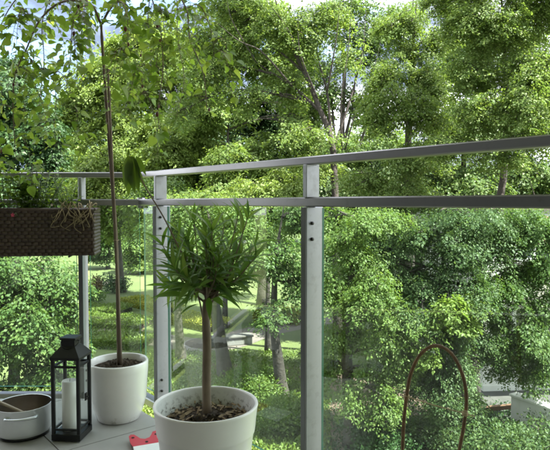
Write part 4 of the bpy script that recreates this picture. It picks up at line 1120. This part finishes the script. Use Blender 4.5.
# ------------------------------------------------------------------ black lantern with candle
FC = gnd(80, 443, 0)
yaw = R(-5)
lx, ly = Vector((math.cos(yaw), math.sin(yaw), 0)), Vector((-math.sin(yaw), math.cos(yaw), 0))
LW = .125; hw = LW / 2
LC = FC - lx * hw + ly * hw
ln = empty('candle_lantern', LC); tag(ln, 'black metal candle lantern with glass sides standing by the white pot', 'lantern')
zb = .028; zt = at(80, 361, FC.y).z; ztop = at(70, 336.5, FC.y + hw).z
b = MB(); b.bbox(LC + up * (.004 + zb / 2), lx * hw, ly * hw, up * zb / 2, .002); b.build('base', M['black'], ln)
b = MB()
for sx in (-1, 1):
    for sy in (-1, 1):
        b.bbox(LC + lx * sx * (hw - .008) + ly * sy * (hw - .008) + up * ((zb + .004 + zt) / 2), lx * .007, ly * .007, up * ((zt - zb - .004) / 2), .0015)
for sx in (-1, 1):
    for z in (zt - .030, zb + .022):
        b.bbox(LC + lx * sx * (hw - .008) + up * z, lx * .0045, ly * (hw - .0152), up * .0045, .001)
        b.bbox(LC + ly * sx * (hw - .008) + up * z, lx * (hw - .0152), ly * .0045, up * .0045, .001)
b.build('frame', M['black'], ln)
for sx in (-1, 1):
    b = MB(); b.box(LC + lx * sx * (hw - .008) + up * ((zb + zt) / 2 - .004), lx * .001, ly * (hw - .0155), up * ((zt - zb) / 2 - .032)); b.build('glass_pane', M['clear'], ln)
    b = MB(); b.box(LC + ly * sx * (hw - .008) + up * ((zb + zt) / 2 - .004), ly * .001, lx * (hw - .0155), up * ((zt - zb) / 2 - .032)); b.build('glass_pane', M['clear'], ln)
b = MB()
zn = zt + (ztop - zt) * .58
def ring4(h, z): return [LC + lx * h * a_ + ly * h * c_ + up * z for a_, c_ in ((-1, -1), (1, -1), (1, 1), (-1, 1))]
rs = [ring4(hw + .001, zt), ring4(hw + .001, zt + .010), ring4(hw * .50, zn), ring4(hw * .46, zn + .001), ring4(hw * .46, ztop - .010)]
vs = [p for r in rs for p in r]; fs = [(i * 4 + j, i * 4 + (j + 1) % 4, (i + 1) * 4 + (j + 1) % 4, (i + 1) * 4 + j) for i in range(4) for j in range(4)] + [(3, 2, 1, 0), (16, 17, 18, 19)]
b.add(vs, fs); b.build('roof', M['black'], ln)
b = MB(); b.bbox(LC + up * (ztop - .005), lx * hw * .56, ly * hw * .56, up * .005, .002); b.build('cap', M['black'], ln)
b = MB(); hz = ztop - .016
for s_ in (-1, 1):
    b.tube([LC + lx * s_ * hw * .46 + up * hz, LC + lx * s_ * hw * .66 + up * (hz - .004)], .002, 6)
b.tube(curve([LC + lx * -hw * .64 + up * hz] + [LC + lx * hw * .66 * math.cos(math.pi - a) - ly * hw * .62 * math.sin(a) + up * (hz - .028 * math.sin(a)) for a in (.4, .9, 1.57, 2.24, 2.74)] + [LC + lx * hw * .64 + up * hz], 24), .002, 6)
b.build('handle', M['black'], ln)
b = MB(); c = LC + lx * hw * 1.01 + up * .175
b.bbox(c, lx * .003, ly * .008, up * .016, .001); b.tube([c, c + lx * .010], .003, 8); b.build('latch', M['black'], ln)
cd = LC - lx * .008 + up * (zb + .004)
cn = empty('pillar_candle', cd); tag(cn, 'thick white pillar candle standing inside the black lantern', 'candle')
ch_ = at(70, 380.5, FC.y + hw).z - cd.z
b = MB(); rc = .0325
b.lathe(cd, [(0, 0), (rc - .001, 0), (rc, .002), (rc, ch_ - .004), (rc - .003, ch_), (rc * .7, ch_ - .002), (rc * .4, ch_ - .005), (0.0003, ch_ - .006)], 40); b.build('wax', M['wax'], cn)
b = MB(); b.tube([cd + up * (ch_ - .007), cd + up * (ch_ + .003) + lx * .001, cd + up * (ch_ + .008) + lx * .003], .0011, 6); b.build('wick', M['wick'], cn)

# ------------------------------------------------------------------ saucepan with spoon
SC = gnd(24, 433, 0); SC.z = 0
rp_ = 26.5 * SC.y / 560; hp = at(24, 403, SC.y).z
sc_ = empty('saucepan', SC); tag(sc_, 'stainless steel saucepan with loop handles beside the lantern', 'saucepan')
b = MB(); b.lathe(SC, [(rp_ - .012, .013), (rp_ - .004, .018), (rp_ - .001, .03), (rp_, .06), (rp_, hp - .004), (rp_ + .003, hp), (rp_ + .002, hp + .002), (rp_ - .0015, hp)], 64); b.build('pan_wall', M['enamel'], sc_)
b = MB(); b.lathe(SC, [(rp_ - .0016, hp), (rp_ - .0025, .06), (rp_ - .004, .028), (rp_ - .014, .018), (0.0005, .016)], 64); b.build('pan_inside', M['pan_in'], sc_)
b = MB(); b.lathe(SC, [(0.0005, .001), (rp_ - .014, .001), (rp_ - .010, .004), (rp_ - .009, .0125), (rp_ - .012, .0135)], 64); b.build('base_disc', M['black'], sc_)
for aa in (-70, 110):
    a0 = R(aa)
    b = MB(); h_ = []
    for a, rr_ in ((-.50, 0), (-.46, .022), (-.36, .034), (0, .040), (.36, .034), (.46, .022), (.50, 0)):
        h_.append(SC + Vector(((rp_ + rr_) * math.cos(a0 + a), (rp_ + rr_) * math.sin(a0 + a), hp - .030 + .010 * math.sin(min(1, rr_ / .034) * 1.57))))
    b.tube(curve(h_, 28), .0058, 8)
    hd_ = b.build('handle', M['steel'], sc_)
    b = MB()
    for a in (-.5, .5):
        c = SC + Vector(((rp_ + .001) * math.cos(a0 + a), (rp_ + .001) * math.sin(a0 + a), hp - .030)); o_ = Vector((math.cos(a0 + a), math.sin(a0 + a), 0)); tt = Vector((-o_.y, o_.x, 0))
        b.bbox(c, o_ * .002, tt * .011, up * .009, .002)
    b.build('mounting_plate', M['steel'], hd_)
sp_ = empty('spoon', SC + Vector((-.02, 0, .05))); tag(sp_, 'pale wooden spoon resting inside the steel saucepan', 'spoon')
e0 = at(24, 413, SC.y - .045); e1 = at(-7, 399.5, SC.y - .02); e2 = e1 + (e1 - e0) * .55
b = MB(); b.tube(curve([e0, e0.lerp(e1, .5), e1, e2], 14), [.0062 + .0012 * math.sin(i * .25) for i in range(15)], 10); b.build('spoon_handle', M['wood'], sp_)
b = MB(); ax = (e0 - e1).normalized(); sd_ = ax.cross(up).normalized(); nn_ = sd_.cross(ax)
V = []
for i in range(9):
    t_ = i / 8; hw_ = .024 * math.sin(math.pi * min(.98, .08 + t_ * .9)) ** .7
    for j in range(5): V.append(e0 + ax * (t_ * .062 - .004) + sd_ * hw_ * (j - 2) / 2 - nn_ * .008 * math.sin(math.pi * t_) * (1 - ((j - 2) / 2) ** 2))
V += [v + nn_ * .004 for v in V]
F = [(i * 5 + j, i * 5 + j + 1, (i + 1) * 5 + j + 1, (i + 1) * 5 + j) for i in range(8) for j in range(4)]
F += [tuple(45 + q for q in f[::-1]) for f in F]
ed = [(i * 5, (i + 1) * 5) for i in range(8)] + [((i + 1) * 5 + 4, i * 5 + 4) for i in range(8)]
F += [(a_, b_, 45 + b_, 45 + a_) for a_, b_ in ed]
b.add(V, F, 0, True); b.build('bowl', M['wood'], sp_)

# ------------------------------------------------------------------ red and white card on the floor
k0 = gnd(148, 447.5, 0)
ra = R(23)
cx, cy = Vector((math.cos(ra), math.sin(ra), 0)), Vector((-math.sin(ra), math.cos(ra), 0))
cdr = empty('plant_tag', k0); tag(cdr, 'white plant label card with notched red top edge lying on the floor tiles', 'plant label')
def flat(pts, z0, z1, name, m, sl=.10):
    b = MB(); n = len(pts)
    def W(x, y, z): return k0 + cx * x + cy * y + up * (z + max(0, y + .09) * sl)
    b.add([W(x, y, z1) for x, y in pts] + [W(x, y, z0) for x, y in pts], [tuple(range(n)), tuple(range(n, 2 * n))[::-1]] + [(i, n + i, n + (i + 1) % n, (i + 1) % n) for i in range(n)])
    return b.build(name, m, cdr)
flat([(-.060, -.002), (.060, -.002), (.062, .030), (.060, .088), (.050, .098), (.036, .094), (.028, .074), (.016, .052), (-.004, .044), (-.022, .054), (-.032, .076), (-.042, .094), (-.055, .097), (-.064, .086), (-.066, .030)], .002, .006, 'red_edge', M['red'])
flat([(-.066, -.13), (.062, -.13), (.060, -.0025), (-.060, -.0025)], .002, .006, 'label_panel', M['card'])
for x, y in ((-.050, .068), (.046, .068), (-.002, .018)):
    flat([(x + .0065 * math.cos(a), y + .0065 * math.sin(a)) for a in np.linspace(0, 6.28, 14)[:-1]], .0062, .0068, 'hole', M['wick'])

# ------------------------------------------------------------------ rusty hoop plant support
Yh = 1.32
hp_ = [(396, 560), (400, 490), (402.5, 450), (404, 420), (407.5, 390), (411.5, 372), (420, 355), (433, 346), (446, 349), (456, 360), (463.5, 378), (466.5, 400), (464, 425), (459, 452), (453, 490), (445, 560)]
pts = [at(x, y, Yh + .0006 * (x - 430)) for x, y in hp_]
pts[0].z = pts[-1].z = .0
hoop = empty('rusty_hoop', (pts[0] + pts[-1]) / 2); tag(hoop, 'arched rusty wire plant support standing inside the railing', 'plant support')
b = MB(); cp = curve(pts, 90); b.tube(cp, [.0043 + random.gauss(0, .00022) for _ in cp], 8); b.build('wire_arch', M['rust'], hoop)
b = MB(); q0, q1 = at(405.5, 396, Yh - .02), at(475, 416.5, Yh + .02)
b.tube(curve([q0, q0.lerp(q1, .4) - up * .002, q0.lerp(q1, .85), q1], 12), [.0016] * 13, 6)
for k_, c in ((0, at(406.5, 396.5, Yh)), (1, at(465, 413.5, Yh))):
    for j in range(3):
        b.tube([c + Vector((.0066 * math.cos(a), .0066 * math.sin(a), .003 * (j - 1) + .001 * math.sin(a))) for a in np.linspace(0, 6.28, 11)], .0012, 5, cap=False)
b.build('twine', M['twine'], hoop)
